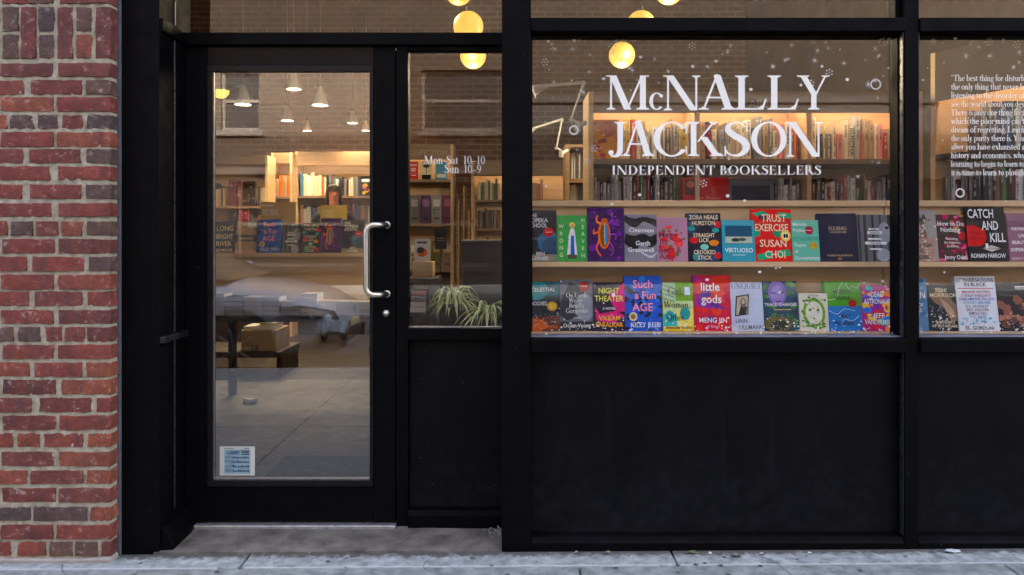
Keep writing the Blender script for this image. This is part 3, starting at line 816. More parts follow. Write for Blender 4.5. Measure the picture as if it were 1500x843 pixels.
# ---------------------------------------------------------------- display windows with lettering and painted snow
YG = .06
def star_mesh(n, irregular, wd=.09):
    m = MB(); a0 = random.random() * 3
    for k in range(n):
        a = a0 + math.pi * k / n + random.uniform(-.15, .15) * irregular
        l = .5 * random.uniform(.65, 1)
        d = Vector((math.cos(a), math.sin(a))); q = Vector((-d.y, d.x)) * wd * .5
        pts = [d * -l, q * .6, d * l, -q * .6]
        m.face([(p.x, -k * .0008, p.y) for p in (pts[0], pts[3], pts[2], pts[1])])
    return m
def display_window(name, label, x0, x1, px0, px1, seed, keep):
    rnd = random.Random(seed)
    root = tag(empty(name, ((x0 + x1) / 2, YG, P(0, 492, YG)[1])), label, 'window', 'display windows')
    child(box('pane', GLASS, None, x0, x1, YG, YG + .006, P(0, 493, YG)[1], P(0, 52, YG)[1], 0), root)
    starm = [star_mesh(4, 1, .1).build('tmp', CHALK) for _ in range(4)]
    ms = [o.data for o in starm]
    for o in starm: bpy.data.objects.remove(o)
    n = 0
    for k in range(keep[0]):
        px, py = rnd.uniform(px0 + 4, px1 - 4), rnd.choice([rnd.uniform(58, 135), rnd.uniform(58, 290), rnd.uniform(58, 110)])
        if 880 < px < 1215 and 100 < py < 262 and rnd.random() < .8: continue
        if px > 1385 and 105 < py < 262: continue
        X_, Z_ = P(px, py, YG - .001)
        o = link('painted_star', rnd.choice(ms), root, loc=Vector((X_, YG - .001, Z_)) - root.location)
        s = rnd.uniform(6, 15) / 375
        o.scale = (s, .3, s * rnd.choice([1, 1, 1.3]))
        o.rotation_euler = (0, rnd.uniform(0, 6), 0)
    d = MB()
    def dot(px, py, r, i=0):
        X_, Z_ = P(px, py, YG)
        r = r / 375; nn_ = 9; e = rnd.uniform(.7, 1)
        d.face([(X_ + r * math.cos(2 * math.pi * k / nn_), YG - .0006 - (i % 9) * .00012, Z_ + r * e * math.sin(2 * math.pi * k / nn_)) for k in range(nn_)])
    for i in range(keep[1]):
        px, py = rnd.uniform(px0 + 3, px1 - 3), rnd.choice([rnd.uniform(56, 150), rnd.uniform(56, 300), rnd.uniform(385, 450)])
        if px > 1385 and 105 < py < 262: continue
        dot(px, py, rnd.choice([1.2, 1.6, 2.2, 2.8]), i)
    for c in range(keep[2]):                      # clusters of dots like small snow crystals
        cx, cy = rnd.uniform(px0 + 10, px1 - 10), rnd.choice([rnd.uniform(60, 110), rnd.uniform(60, 285)])
        if px0 > 1300 and cx > 1385 and cy > 95: continue
        dot(cx, cy, 1.2, 0)
        for k in range(6):
            dot(cx + 4.5 * math.cos(k * 1.05 + c), cy + 4.5 * math.sin(k * 1.05 + c), 1.2, k)
    for i in range(keep[3]):                      # the drift along the bottom of the pane
        px = rnd.uniform(px0 + 2, px1 - 2)
        py = 489 - abs(rnd.gauss(0, 1)) * 13
        dot(px, py, rnd.choice([.7, .8, 1, 1.3, 1.8]), i)
    child(d.build('painted_snow', CHALK), root)
    return root
wx0, wx1 = XW0 + .006, P(1315, 0, YG)[0] + .002
dw = display_window('display_window', 'large display window with white shop name lettering and painted snow and stars', wx0, wx1, 781, 1313, 3, (62, 46, 11, 210))
dw2 = display_window('display_window', 'right-hand display window cut by the frame, with white quotation in small lettering', XM1 + .001, XW2, 1347, 1560, 5, (22, 20, 4, 70))
# the shop's name, letter by letter
m = MB(); serif_line(m, 'INDEPENDENT BOOKSELLERS', 896, 1203, 256, 13, YG - .0015, .06)
nl = child(m.build('name_lettering', VINYL), dw)
def big(c, px0, px1, py0, py1):
    g, _ = glyph(c)
    xs_ = [x for p in g for x, y in p]; ys_ = [y for p in g for x, y in p]
    a, b_, lo_, hi_ = min(xs_), max(xs_), min(ys_), max(ys_)
    m = MB()
    for i, p in enumerate(g):
        pts = []
        for x, y in p:
            X_, Z_ = P(px0 + (x - a) / (b_ - a) * (px1 - px0), py1 + (y - lo_) / (hi_ - lo_) * (py0 - py1), YG)
            pts.append((X_, YG - .0016 - (i % 7) * .00006, Z_))
        ar = sum(pts[k][0] * pts[(k + 1) % len(pts)][2] - pts[(k + 1) % len(pts)][0] * pts[k][2] for k in range(len(pts)))
        m.face(pts if ar > 0 else pts[::-1])
    o = m.build('letter', VINYL)
    o.parent = nl
    o.location = -Vector(dw.location) - Vector(nl.location)
for c, a, b_, t, u in (('M', 887.5, 950.7, 111, 161), ('c', 951, 971, 136, 161.5), ('N', 971, 1026, 111, 162), ('A', 1023, 1078, 109, 161), ('L', 1076, 1123, 111, 161), ('L', 1124, 1170, 111, 161), ('Y', 1167, 1215, 111, 161),
                       ('J', 891, 917, 179, 231), ('A', 910, 959, 177, 229), ('C', 957, 1006, 178.5, 230), ('K', 1007, 1060, 179, 229), ('S', 1061, 1098, 178.5, 230), ('O', 1100, 1152, 178.5, 230), ('N', 1150, 1205, 179, 230)):
    big(c, a, b_, t, u)
for line_i, s in enumerate(('\u201cThe best thing for disturb', 'the only thing that never fa', 'listening to the disorder of', 'see the world about you dev', 'There is only one thing for i', 'which the poor mind can\u2019t', 'dream of regretting. Learn', 'the only purity there is. You', 'after you have exhausted a', 'history and economics, why', 'learning to begin to learn to', 'it is time to learn to plough')):
    m = MB(); serif_line(m, s, 1393, 1501, 119 + 12.55 * line_i, 9, YG - .0015, -.02)
    child(m.build('quotation_line', VINYL), dw2)
def ring(root, px, py, r, wd=2.2):
    m = MB(); X_, Z_ = P(px, py, YG)
    for k in range(24):
        a, b_ = 2 * math.pi * k / 24, 2 * math.pi * (k + 1) / 24
        o = lambda t, q: (X_ + q / 375 * math.cos(t), YG - .002, Z_ + q / 375 * math.sin(t))
        m.face([o(a, r - wd), o(a, r), o(b_, r), o(b_, r - wd)])
    child(m.build('painted_ring', CHALK), root)
ring(dw, 1282.5, 124, 8.2); ring(dw, 840.5, 191, 7.2); ring(dw2, 1406, 283, 7)
# ---------------------------------------------------------------- the room behind the glass
SHOPBRICK = brickmat('shop_brick', (.13, .058, .028), (.18, .082, .04), (.26, .18, .10), .215, .075, .012)
DARKWALL = worn('shop_wall_paint', (.045, .031, .019), (.065, .045, .028), 2, .8)
FLOORW = worn('shop_floor', (.06, .057, .054), (.09, .086, .082), 3, .5, .2, 50)
tag(box('shop_floor', worn('dark_floorboards', (.012, .007, .004), (.026, .016, .010), 4, .45, .2, 50, stretch=(1, 6, 1)), None, -6, 5, 3.485, 9.6, -.1, .03, 0), kind='structure')
ef = tag(box('entry_floor', FLOORW, None, -6, 5, .29, 2.86, -.1, .03, 0), kind='structure')
child(box('entry_floor_strip', FLOORW, None, -6, 5, 2.87, 3.48, -.1, .03, .002), ef)
tag(box('shop_ceiling', DARKWALL, None, -6, 5, .30, 9.6, 4.9, 5.0, 0), kind='structure')
tag(box('back_wall', SHOPBRICK, None, -6, 5, 7.4, 7.6, .03, 4.9, 0), kind='structure')
tag(box('left_wall', SHOPBRICK, None, -6.1, -5.9, .3, 9.6, .03, 4.9, 0), kind='structure')
tag(box('right_wall', DARKWALL, None, 3.17, 3.4, .30, 9.6, .03, 4.9, 0), kind='structure')
UPB = brickmat('upper_brick', (.20, .075, .055), (.26, .10, .07), (.45, .42, .37), .22, .068, .012)
tag(box('upper_wall', UPB, None, -45, 45, -.06, .30, 2.975, 13, 0), kind='structure')
tag(box('left_house_wall', UPB, None, -45, P(-330, 0, YB)[0] - .002, -.068, .3, -.1, 2.974, 0), kind='structure')
tag(box('right_house_wall', UPB, None, XW2 + .121, 45, -.06, .3, -.1, 2.974, 0), kind='structure')
tag(box('pier_core', MORTAR, None, P(-330, 0, YB)[0] - .001, P(178, 0, 0)[0] - .002, .062, .3, -.1, 2.974, 0), kind='structure')
tag(box('sill_wall', DARKWALL, None, P(778, 0, 0)[0] + .001, XW2, .112, .13, .03, .80, 0), kind='structure')
# entrance mat
tag(box('door_mat', worn('mat', (.008, .009, .011), (.016, .018, .021), 60, .95, .8, 300), None, -1.24, -.45, .45, 1.2, .031, .042, .006), 'dark rubber mat on the floor just inside the door', 'mat')

LED = emit('shelf_light', (1.0, .79, .50), 1.9)
LED_FAR = emit('far_shelf_light', (1.0, .80, .50), .75)
def bookcase(name, label, x0, x1, Y0, depth, ztop, header, shelves, dividers=(), mat=PLY, header_mat=PLYDARK, lit=(), loc=None, rot=0, thick=.03, group=None, zbot=.03, base=0):
    """an open bookcase facing -Y; shelves = heights of the shelf tops"""
    cx = (x0 + x1) / 2
    root = tag(empty(name, (cx, Y0, zbot) if loc is None else loc), label, 'bookcase', group)
    root.rotation_euler = (0, 0, rot)
    hw = (x1 - x0) / 2
    b = lambda nm, a, b_, y0, y1, z0, z1, mt, bv=.002: MB().box(a, b_, y0, y1, z0 - zbot, z1 - zbot).build(nm, mt, root, bv)
    b('side_panel', -hw, -hw + thick, 0, depth, zbot, ztop, mat)
    b('side_panel', hw - thick, hw, 0, depth, zbot, ztop, mat)
    b('back_panel', -hw + thick + .0005, hw - thick - .0005, depth - .02, depth, zbot, ztop, mat)
    b('header', -hw + thick + .0005, hw - thick - .0005, .0, .03, ztop - header, ztop - .001, header_mat)
    b('top', -hw + thick + .0005, hw - thick - .0005, .0305, depth - .021, ztop - .03, ztop - .002, mat)
    for z in shelves:
        b('shelf', -hw + thick + .0005, hw - thick - .0005, .002, depth - .021, z - .03, z, header_mat if mat is PLY else mat)
    zz = sorted(shelves) + [ztop - header]
    for d in dividers:
        for q in range(len(zz) - 1):
            b('divider', d - cx - .013, d - cx + .013, .004, depth - .022, zz[q] + .0005, zz[q + 1] - .031 if q < len(zz) - 2 else ztop - .031, mat)
    if base: b('darkening_panel', -hw + thick + .0005, hw - thick - .0005, .006, .02, zbot, base, worn('darkening_panel_wood', (.02, .013, .009), (.035, .023, .015), 5, .6))  # dark panel added to make the lower far cases dimmer
    for z in lit:
        b('light_strip', -hw + .06, hw - .06, .036, .06, ztop - .045, ztop - .0315, LED_FAR if base else LED, 0)
    return root

SPINES = {'cream': (216, 204, 176), 'white': (226, 224, 214), 'black': (38, 36, 38), 'grey': (128, 126, 124), 'charcoal': (70, 68, 70), 'red': (170, 52, 44), 'orange': (226, 110, 36), 'yellow': (214, 190, 70),
          'navy': (42, 52, 84), 'blue': (66, 110, 150), 'teal': (60, 140, 145), 'green': (80, 120, 74), 'brown': (110, 74, 52), 'pink': (214, 128, 130), 'maroon': (96, 40, 46), 'tan': (178, 148, 108), 'silver': (170, 172, 172)}
SP_M = {k: worn('spine_' + k, tuple(c * .85 for c in srgb(*v)), srgb(*v), 20, .45, .05, 100) for k, v in SPINES.items()}
LIGHTINK, DARKINK = flat((.7, .66, .56)), flat((.04, .035, .03))
spine_cache = {}
def spine_mesh():
    m = MB()  # unit book: x 0..1 wide, y 0..1 deep, z 0..1 tall, rounded spine towards -y
    pro = [(0, .04), (.12, .01), (.3, -.005), (.5, -.01), (.7, -.005), (.88, .01), (1, .04), (1, 1), (0, 1)]
    m.prism(pro, 'z', 0, 1)
    return m
def spine_book(colname, label, group, x, Y, z, wd, h, d, rot=0, pivot=None, title=True, lean=0, word=None):
    key = 'base'
    if key not in spine_cache:
        o = spine_mesh().build('book', SP_M['cream']); spine_cache[key] = o.data; bpy.data.objects.remove(o)
    ck = 'book_' + colname
    if ck not in spine_cache:
        me = spine_cache['base'].copy(); me.materials.clear(); me.materials.append(SP_M[colname]); spine_cache[ck] = me
    o = link('book', spine_cache[ck])
    v = Vector((x, Y, z))
    if pivot is not None:
        v = pivot @ v
    o.location = v; o.scale = (wd, d, h)
    o.rotation_euler = (0, lean, rot)
    tag(o, label, 'book', group)
    if title:
        tk = 'title_dark' if colname in ('cream', 'white', 'yellow', 'tan', 'silver', 'pink', 'orange') else 'title_light'
        tk += str(random.randrange(9))
        if word:
            tk = 'word_' + word
        if tk not in spine_cache:
            m = MB(); r = random.Random(tk)
            if word:
                v_, f_, ln = sans(word); sc_ = .78 / ln
                m.raw([(.5 - .36 * (1 - 0) + q[1] * .72, -.02, .9 - q[0] * sc_) for q in v_], f_)
            else:
                zt = r.uniform(.86, .95); ww = r.uniform(.12, .22)
                for _ in range(r.choice([1, 2, 2, 3])):
                    ln = r.uniform(.06, .34); z1 = max(zt - ln, .06)
                    q_ = zt
                    while q_ > z1:      # a run of small letters
                        s_ = r.uniform(.008, .022)
                        m.face([(.5 - ww, -.016, q_ - s_), (.5 + ww * r.uniform(.5, 1), -.016, q_ - s_), (.5 + ww * r.uniform(.5, 1), -.016, q_), (.5 - ww, -.016, q_)])
                        q_ -= s_ + r.choice([.006, .006, .02])
                    zt = z1 - r.uniform(.03, .15)
                    if zt < .15: break
            q = m.build('spine_title', (ink(225, 40, 90) if word == 'HARING' else DARKINK) if (word or 'dark' in tk) else LIGHTINK)
            spine_cache[tk] = q.data; bpy.data.objects.remove(q)
        link('spine_title', spine_cache[tk], o)
    return o

STUFF, STUFFM = MB(), [SP_M[k] for k in SPINES]
def fill(x0, x1, Y, z, hs, ws, where, group, cols, depth=.2, rot=0, pivot=None, title=True, start=1, words={}, gaps=.04, stuff=False):
    x, n = x0, start
    while True:
        wd = random.uniform(*ws)
        if x + wd > x1: break
        c = random.choice(cols)
        h = random.uniform(*hs)
        wordx = None
        for k, (wc, ww) in list(words.items()):
            if k <= x + wd:
                c, wordx = wc, ww; wd = max(wd, .036); words.pop(k); break
        if stuff:
            xa, xb, y0 = x, x + wd - .0012, Y + random.uniform(0, .012)
            STUFF.prism([(xa, y0 + .006), (xa + (xb - xa) * .3, y0), (xa + (xb - xa) * .7, y0), (xb, y0 + .006), (xb, y0 + depth), (xa, y0 + depth)], 'z', z + .0008, z + h, list(SPINES).index(c))
            x += wd; n += 1
            if random.random() < gaps: x += random.uniform(.005, .02)
            continue
        tall = 'tall ' if h > hs[0] + .75 * (hs[1] - hs[0]) else 'short ' if h < hs[0] + .2 * (hs[1] - hs[0]) else ''
        spine_book(c, f'{tall}{c} book spine, {ordinal(n)} from left {where}', group, x, Y + random.uniform(0, .012), z + .0008, wd - .0012, h, depth, rot, pivot, title, word=wordx)
        x += wd; n += 1
        if random.random() < gaps: x += random.uniform(.005, .02)
    return n

# the lit case facing the big window
YA = 1.5
ax0, ax1 = P(862, 0, YA)[0], P(1352, 0, YA)[0]
zA = lambda py: P(0, py, YA)[1]
d1, d2 = P(1022, 0, YA)[0], P(1186, 0, YA)[0]
artcase = bookcase('bookcase', 'lit plywood bookcase with brown header facing the large display window', ax0, ax1, YA, .34, zA(134), zA(134) - zA(165), [zA(233), zA(312), .95, .5, .1], (d1, d2), lit=(zA(165),))
v_, f_, ln = sans('ART')
m = MB(); s_ = (zA(146) - zA(158)); X0 = P(1096, 0, YA)[0]; kx = (P(1128, 0, YA)[0] - X0) / ln
m.raw([(X0 + q[0] * kx - artcase.location.x, -.003, zA(158) + q[1] * s_ - .03) for q in v_], f_)
m.build('section_lettering', flat((.42, .37, .29)), artcase)
warm = ['cream', 'white', 'cream', 'white', 'cream', 'tan', 'orange', 'black', 'white', 'tan', 'pink', 'charcoal', 'cream', 'silver', 'white', 'cream', 'red', 'yellow', 'grey']
dark = ['grey', 'charcoal', 'maroon', 'silver', 'navy', 'black', 'white', 'brown', 'red', 'silver', 'green', 'white']
GA = 'books on the lit bookcase facing the window'
n = fill(ax0 + .20, d1 - .016, YA + .085, zA(233), (.16, .265), (.011, .038), 'on the top shelf of the lit bookcase', GA, warm, words={P(1003, 0, YA)[0] - .08: ('orange', 'JUDD')} and {})
n = fill(d1 + .016, d2 - .016, YA + .085, zA(233), (.16, .265), (.011, .038), 'on the top shelf of the lit bookcase', GA, warm, start=n, words={P(1045, 0, YA)[0]: ('black', 'HARING')})
n = fill(d2 + .016, ax1 - .04, YA + .085, zA(233), (.15, .265), (.011, .04), 'on the top shelf of the lit bookcase', GA, warm, start=n, words={P(1262, 0, YA)[0]: ('cream', 'RUSCHA')})
n = fill(ax0 + .04, P(998, 0, YA)[0], YA + .06, zA(312), (.16, .225), (.014, .03), 'on the second shelf of the lit bookcase', GA, dark)
n = fill(P(1135, 0, YA)[0], d2 - .02, YA + .06, zA(312), (.16, .22), (.014, .03), 'on the second shelf of the lit bookcase', GA, dark, start=n)
n = fill(d2 + .02, ax1 - .04, YA + .06, zA(312), (.15, .23), (.014, .03), 'on the second shelf of the lit bookcase', GA, dark, start=n)
# objects lying on its shelves
def slabbook(label, px0, px1, py0, py1, Y, rgb, th=.03, lean=-.08, art=None, rz=0, cat='book', name='book', group=None):
    x0, z1 = P(px0, py0, Y); x1, z0 = P(px1, py1, Y)
    return cover_book(name, label, x1 - x0, z1 - z0, th, ((x0 + x1) / 2, Y, z0), rgb, art or [], lean, rz, group, cat)

# ---------------------------------------------------------------- books shown face out: jacket, page block, printed art and title
def cover_book(name, label, wd, h, th, loc, rgb, art, lean=-.12, rz=0, group=None, cat='book', tilt=0):
    hw = wd / 2
    m = MB()
    m.box(-hw, hw, 0, .0025, 0, h); m.box(-hw, hw, th - .0025, th, 0, h)
    m.box(-hw, -hw + .003, .0027, th - .0027, 0, h)
    jac = worn('jacket_%d_%d_%d' % rgb, tuple(c * .8 for c in vivid(srgb(*rgb))), vivid(srgb(*rgb)), 9, .45, .05, 60, spec=.12)
    o = m.build(name, jac, None, .0006, seg=1)
    o.location = loc; o.rotation_euler = (lean, tilt, rz)
    tag(o, label, cat, group)
    MB().box(-hw + .0032, hw - .004, .003, th - .003, .003, h - .003).build('page_block', PAPER, o)
    am, tm, amats, tmats = MB(), MB(), [], []
    lay = [0]
    def slot(lst, c):
        k = ink(*c)
        if k not in lst: lst.append(k)
        return lst.index(k)
    U = lambda u: -hw + wd * u
    rnd = random.Random(label)
    def poly(pts, c):
        lay[0] += 1
        y = -.0002 - lay[0] * .00003
        q = [(min(max(U(u), -hw + .0005), hw - .0005), y, min(max(h * v, .0005), h - .0005)) for u, v in pts]
        ar = sum(q[k][0] * q[(k + 1) % len(q)][2] - q[(k + 1) % len(q)][0] * q[k][2] for k in range(len(q)))
        am.face(q if ar > 0 else q[::-1], slot(amats, c))
    for a in art:
        k = a[0]
        if k == 'r': poly([(a[1], a[2]), (a[3], a[2]), (a[3], a[4]), (a[1], a[4])], a[5])
        elif k == 'e': poly([(a[1] + a[3] * math.cos(2 * math.pi * i / 20), a[2] + a[4] * math.sin(2 * math.pi * i / 20)) for i in range(20)], a[5])
        elif k == 'p': poly(a[1], a[2])
        elif k == 'l':      # brush line
            for q in _stroke(a[1], [a[2]] * len(a[1]) if not isinstance(a[2], list) else a[2], 6): poly(q, a[3])
        elif k == 'b':      # scattered blots: count, colours, size range, u0 v0 u1 v1
            for _ in range(a[1]):
                u, v, s = rnd.uniform(a[4], a[6]), rnd.uniform(a[5], a[7]), rnd.uniform(*a[3])
                nn_ = 9; ph = rnd.random() * 6; e = rnd.uniform(.4, 1)
                poly([(u + s * rnd.uniform(.6, 1) * math.cos(ph + 2 * math.pi * i / nn_), v + s * e * rnd.uniform(.6, 1) * wd / h * math.sin(ph + 2 * math.pi * i / nn_)) for i in range(nn_)], rnd.choice(a[2]))
        elif k == 't':      # text: string, u centre (or left/right), v base, cap height, colour, max width, align
            s, u, v, ch, c = a[1:6]
            mw = a[6] if len(a) > 6 else .9; al = a[7] if len(a) > 7 else 'c'
            vs, fs, ln = sans(s)
            kz = h * ch; kx = min(kz * .95, wd * mw / max(ln, .01))
            x0 = U(u) - (ln * kx / 2 if al == 'c' else ln * kx if al == 'r' else 0)
            lay[0] += 1
            y = -.0006 - lay[0] * .00003
            tm.raw([(x0 + q[0] * kx, y, h * v + q[1] * kz) for q in vs], fs, slot(tmats, c))
        elif k == 's':      # serif text
            s, u, v, ch, c = a[1:6]; mw = a[6] if len(a) > 6 else .9
            pen, pcs = 0, []
            for cc in s:
                g_, ad = glyph(cc); pcs += [[(x + pen, y) for x, y in p] for p in g_]; pen += ad
            kz = h * ch; kx = min(kz, wd * mw / pen); x0 = U(u) - pen * kx / 2
            lay[0] += 1
            for i, p in enumerate(pcs):
                q = [(x0 + x * kx, -.0006 - lay[0] * .00003 - (i % 5) * .00003, h * v + yy * kz) for x, yy in p]
                ar = sum(q[k2][0] * q[(k2 + 1) % len(q)][2] - q[(k2 + 1) % len(q)][0] * q[k2][2] for k2 in range(len(q)))
                tm.face(q if ar > 0 else q[::-1], slot(tmats, c))
    if am.f: am.build('cover_art', amats, o)
    if tm.f: tm.build('cover_title', tmats, o)
    return o

WH, BK, CR = (240, 240, 236), (22, 22, 26), (238, 226, 196)
ART = {}
ART['school'] = ((46, 50, 55), [('e', .75, .38, .36, .2, (62, 120, 150)), ('e', .85, .3, .3, .16, (40, 84, 110)), ('r', 0, 0, 1, .14, (150, 146, 130)), ('e', .2, .34, .24, .12, (28, 32, 38)), ('t', 'THE', .12, .86, .075, WH, .4, 'l'), ('t', 'TOPEKA', .12, .76, .085, WH, .62, 'l'), ('t', 'SCHOOL', .12, .66, .085, WH, .6, 'l'),
     ('e', .75, .57, .16, .09, (196, 44, 56)), ('r', .65, .56, .85, .575, (240, 200, 200)), ('t', 'A NOVEL', .45, .42, .05, (130, 140, 150), .5), ('t', 'BEN', .5, .12, .07, WH, .4), ('t', 'LERNER', .5, .03, .07, WH, .7)])
ART['heaven'] = ((92, 176, 104), [('p', [(.33, .14), (.66, .14), (.6, .55), (.58, .66), (.5, .8), (.42, .66), (.38, .55)], (235, 235, 228)), ('p', [(.44, .14), (.58, .14), (.55, .56), (.46, .56)], (40, 110, 190)), ('e', .5, .77, .07, .055, (226, 186, 156)), ('e', .5, .79, .1, .06, (240, 220, 120)), ('e', .5, .765, .06, .05, (222, 180, 150)), ('r', .36, .06, .64, .15, (96, 84, 70))]
     + [('t', c, .14, .72 - .155 * i, .085, (220, 240, 200), .2) for i, c in enumerate('WRONG')] + [('t', c, .85, .86 - .153 * i, .085, (220, 240, 200), .2) for i, c in enumerate('HEAVEN')])
ART['beetle'] = ((74, 30, 96), [('b', 26, [(120, 40, 150), (50, 16, 76)], (.04, .14), .05, .05, .95, .95), ('e', .45, .5, .17, .27, (226, 122, 40)), ('e', .46, .49, .12, .22, (112, 96, 40)), ('e', .5, .52, .06, .2, (90, 130, 190)), ('e', .46, .74, .09, .07, (200, 110, 40)), ('l', [(.46, .7), (.47, .3)], .015, (250, 220, 120)),
     ('l', [(.36, .7), (.24, .76), (.28, .86)], .04, (240, 130, 50)), ('l', [(.3, .55), (.16, .52), (.18, .6)], .035, (240, 130, 50)), ('l', [(.32, .4), (.24, .24), (.36, .1)], .035, (240, 130, 50)), ('l', [(.56, .7), (.68, .78), (.66, .88)], .02, (190, 90, 200)), ('l', [(.6, .5), (.76, .5), (.76, .4)], .02, (190, 90, 200)), ('l', [(.6, .36), (.7, .22), (.62, .1)], .02, (190, 90, 200)), ('b', 22, [(220, 140, 240), (250, 200, 120)], (.006, .016), .5, .1, .95, .9)])
ART['waves'] = ((150, 148, 156), [('l', [(-.1, .95), (.3, .82), (.6, .9), (1.05, .8)], [.1, .2, .1, .16], (30, 30, 36)), ('l', [(0, .5), (.3, .4), (.55, .5), (.8, .42), (1.05, .55)], [.2, .3, .18, .24, .14], (24, 24, 30)), ('l', [(.5, .2), (.8, .1), (1, .2)], [.03, .05, .03], (210, 206, 214)), ('t', 'Cleanness', .52, .62, .1, WH, .85), ('t', 'Garth', .56, .34, .1, WH, .5), ('t', 'Greenwell', .5, .2, .1, WH, .85)])
ART['roses'] = ((188, 148, 164), [('b', 16, [(110, 120, 80), (130, 130, 84)], (.04, .1), .1, .1, .9, .8), ('b', 12, [(226, 70, 76), (204, 52, 66), (236, 100, 96)], (.12, .2), .2, .15, .8, .85), ('b', 10, [(180, 40, 58)], (.04, .07), .2, .15, .8, .85), ('t', 'Meg', .06, .54, .15, (150, 60, 80), .6, 'l'), ('t', 'Jo', .06, .38, .15, (150, 60, 80), .4, 'l'), ('t', 'Beth &', .06, .2, .14, (150, 60, 80), .75, 'l'), ('t', 'Amy.', .06, .05, .14, (150, 60, 80), .6, 'l')])
ART['hurston'] = ((26, 32, 54), [('b', 16, [(30, 70, 110), (14, 18, 34), (40, 90, 120)], (.06, .2), 0, 0, 1, 1), ('e', .92, .76, .1, .07, (210, 60, 70)), ('e', .14, .68, .11, .05, (60, 160, 150)), ('e', .84, .64, .1, .05, (70, 170, 160)), ('e', .2, .44, .13, .07, (200, 50, 60)), ('e', .78, .38, .14, .065, (226, 150, 50)), ('e', .5, .3, .12, .06, (150, 210, 190)), ('e', .25, .1, .1, .08, (50, 150, 140)), ('e', .88, .12, .1, .07, (200, 50, 60)), ('t', 'ZORA NEALE', .5, .87, .09, CR, .84), ('t', 'HURSTON', .5, .75, .09, CR, .66), ('t', 'STRAIGHT', .5, .5, .085, CR, .62), ('t', 'LICK', .5, .4, .085, CR, .3), ('t', 'CROOKED', .5, .15, .09, CR, .62), ('t', 'STICK', .5, .04, .085, CR, .4)])
ART['sea'] = ((84, 170, 182), [('r', .1, .42, .92, .86, (60, 120, 140)), ('r', .1, .6, .92, .86, (40, 92, 116)), ('r', .1, .44, .92, .6, (190, 200, 180)), ('e', .42, .52, .14, .045, (50, 60, 60)), ('e', .62, .53, .12, .035, (70, 76, 72)), ('t', 'VIRTUOSO', .5, .22, .11, (236, 246, 240), .86), ('r', .3, .15, .7, .165, (220, 236, 232))])
ART['exercise'] = ((222, 66, 54), [('p', [(.02, .92), (.3, .97), (.48, .88), (.25, .82)], (40, 170, 130)), ('p', [(.65, .95), (1, .92), (1, .82), (.7, .84)], (40, 170, 130)), ('p', [(0, .6), (.22, .62), (.2, .48), (0, .46)], (40, 170, 130)), ('p', [(.5, .56), (.86, .6), (.9, .48), (.6, .46)], (30, 150, 118)), ('p', [(.06, .28), (.24, .4), (.3, .3), (.12, .16)], (180, 36, 36)), ('p', [(.1, .12), (.45, .2), (.5, .06), (.15, .02)], (40, 170, 130)), ('p', [(.6, .2), (.9, .24), (.96, .12), (.66, .08)], (40, 170, 130)), ('e', .3, .85, .12, .06, (110, 40, 60)),
     ('t', 'TRUST', .56, .76, .15, CR, .62), ('t', 'EXERCISE', .5, .58, .14, CR, .82), ('t', 'SUSAN', .52, .28, .14, CR, .66), ('t', 'CHOI', .56, .07, .14, CR, .5), ('e', .84, .49, .13, .105, (240, 210, 120)), ('e', .84, .49, .09, .07, (250, 240, 200)), ('e', .81, .49, .03, .045, (40, 40, 30)), ('e', .87, .49, .03, .045, (40, 40, 30))])
ART['mint'] = ((132, 198, 174), [('r', 0, .5, 1, .6, (110, 180, 158)), ('t', 'Miranda', .05, .86, .08, WH, .55, 'l'), ('t', 'Popkey', .05, .72, .08, WH, .5, 'l'), ('e', .64, .75, .16, .1, (168, 36, 66)), ('r', .54, .74, .74, .76, (240, 200, 210)), ('e', .78, .38, .14, .09, (196, 170, 70)), ('t', 'Topics', .06, .36, .08, WH, .45, 'l'), ('t', 'of', .06, .21, .08, WH, .2, 'l'), ('t', 'Conversation', .06, .05, .085, WH, .9, 'l')])
ART['navy'] = ((32, 38, 66), [('s', 'FLEABAG', .5, .65, .075, (220, 204, 170), .46), ('t', 'THE SCRIPTURES', .5, .59, .035, (200, 186, 156), .46), ('t', 'PHOEBE WALLER-BRIDGE', .5, .11, .035, (210, 190, 150), .68), ('e', .5, .055, .05, .02, (190, 120, 90))])
ART['stripes'] = ((120, 122, 126), [('r', .0, 0, .06, 1, (52, 54, 58)), ('r', .16, 0, .24, 1, (60, 62, 66)), ('r', .4, 0, .46, 1, (40, 42, 46)), ('r', .62, 0, .68, 1, (70, 72, 76)), ('r', .86, 0, .96, 1, (44, 46, 50)), ('e', .76, .6, .18, .24, (165, 165, 168)), ('e', .84, .72, .06, .03, (50, 50, 54)), ('e', .7, .14, .2, .14, (176, 176, 178)), ('r', .3, .67, .6, .71, WH), ('r', .26, .58, .68, .645, WH), ('r', .28, .46, .66, .5, WH), ('r', .18, .36, .8, .42, WH), ('r', .3, .25, .66, .28, WH), ('t', 'DORIS', .45, .675, .03, BK, .26), ('t', 'CEREAN', .47, .59, .045, BK, .36), ('t', 'THE DEAD', .49, .37, .04, BK, .5)])
ART['celestial'] = ((30, 46, 56), [('r', 0, .7, 1, 1, (28, 110, 116)), ('e', .25, .82, .4, .2, (40, 150, 150)), ('r', 0, 0, 1, .3, (120, 70, 56)), ('e', .15, .12, .45, .14, (214, 120, 66)), ('t', 'CELESTIAL', .5, .8, .08, WH, .84), ('t', 'BODIES', .36, .52, .08, WH, .5), ('e', .76, .5, .16, .095, (206, 172, 76)), ('e', .76, .5, .11, .065, (230, 200, 110)), ('b', 60, [(210, 220, 220), (120, 130, 134)], (.01, .03), 0, .05, 1, .45), ('t', 'JOKHA ALHARTHI', .5, .06, .05, (240, 150, 80), .86)])
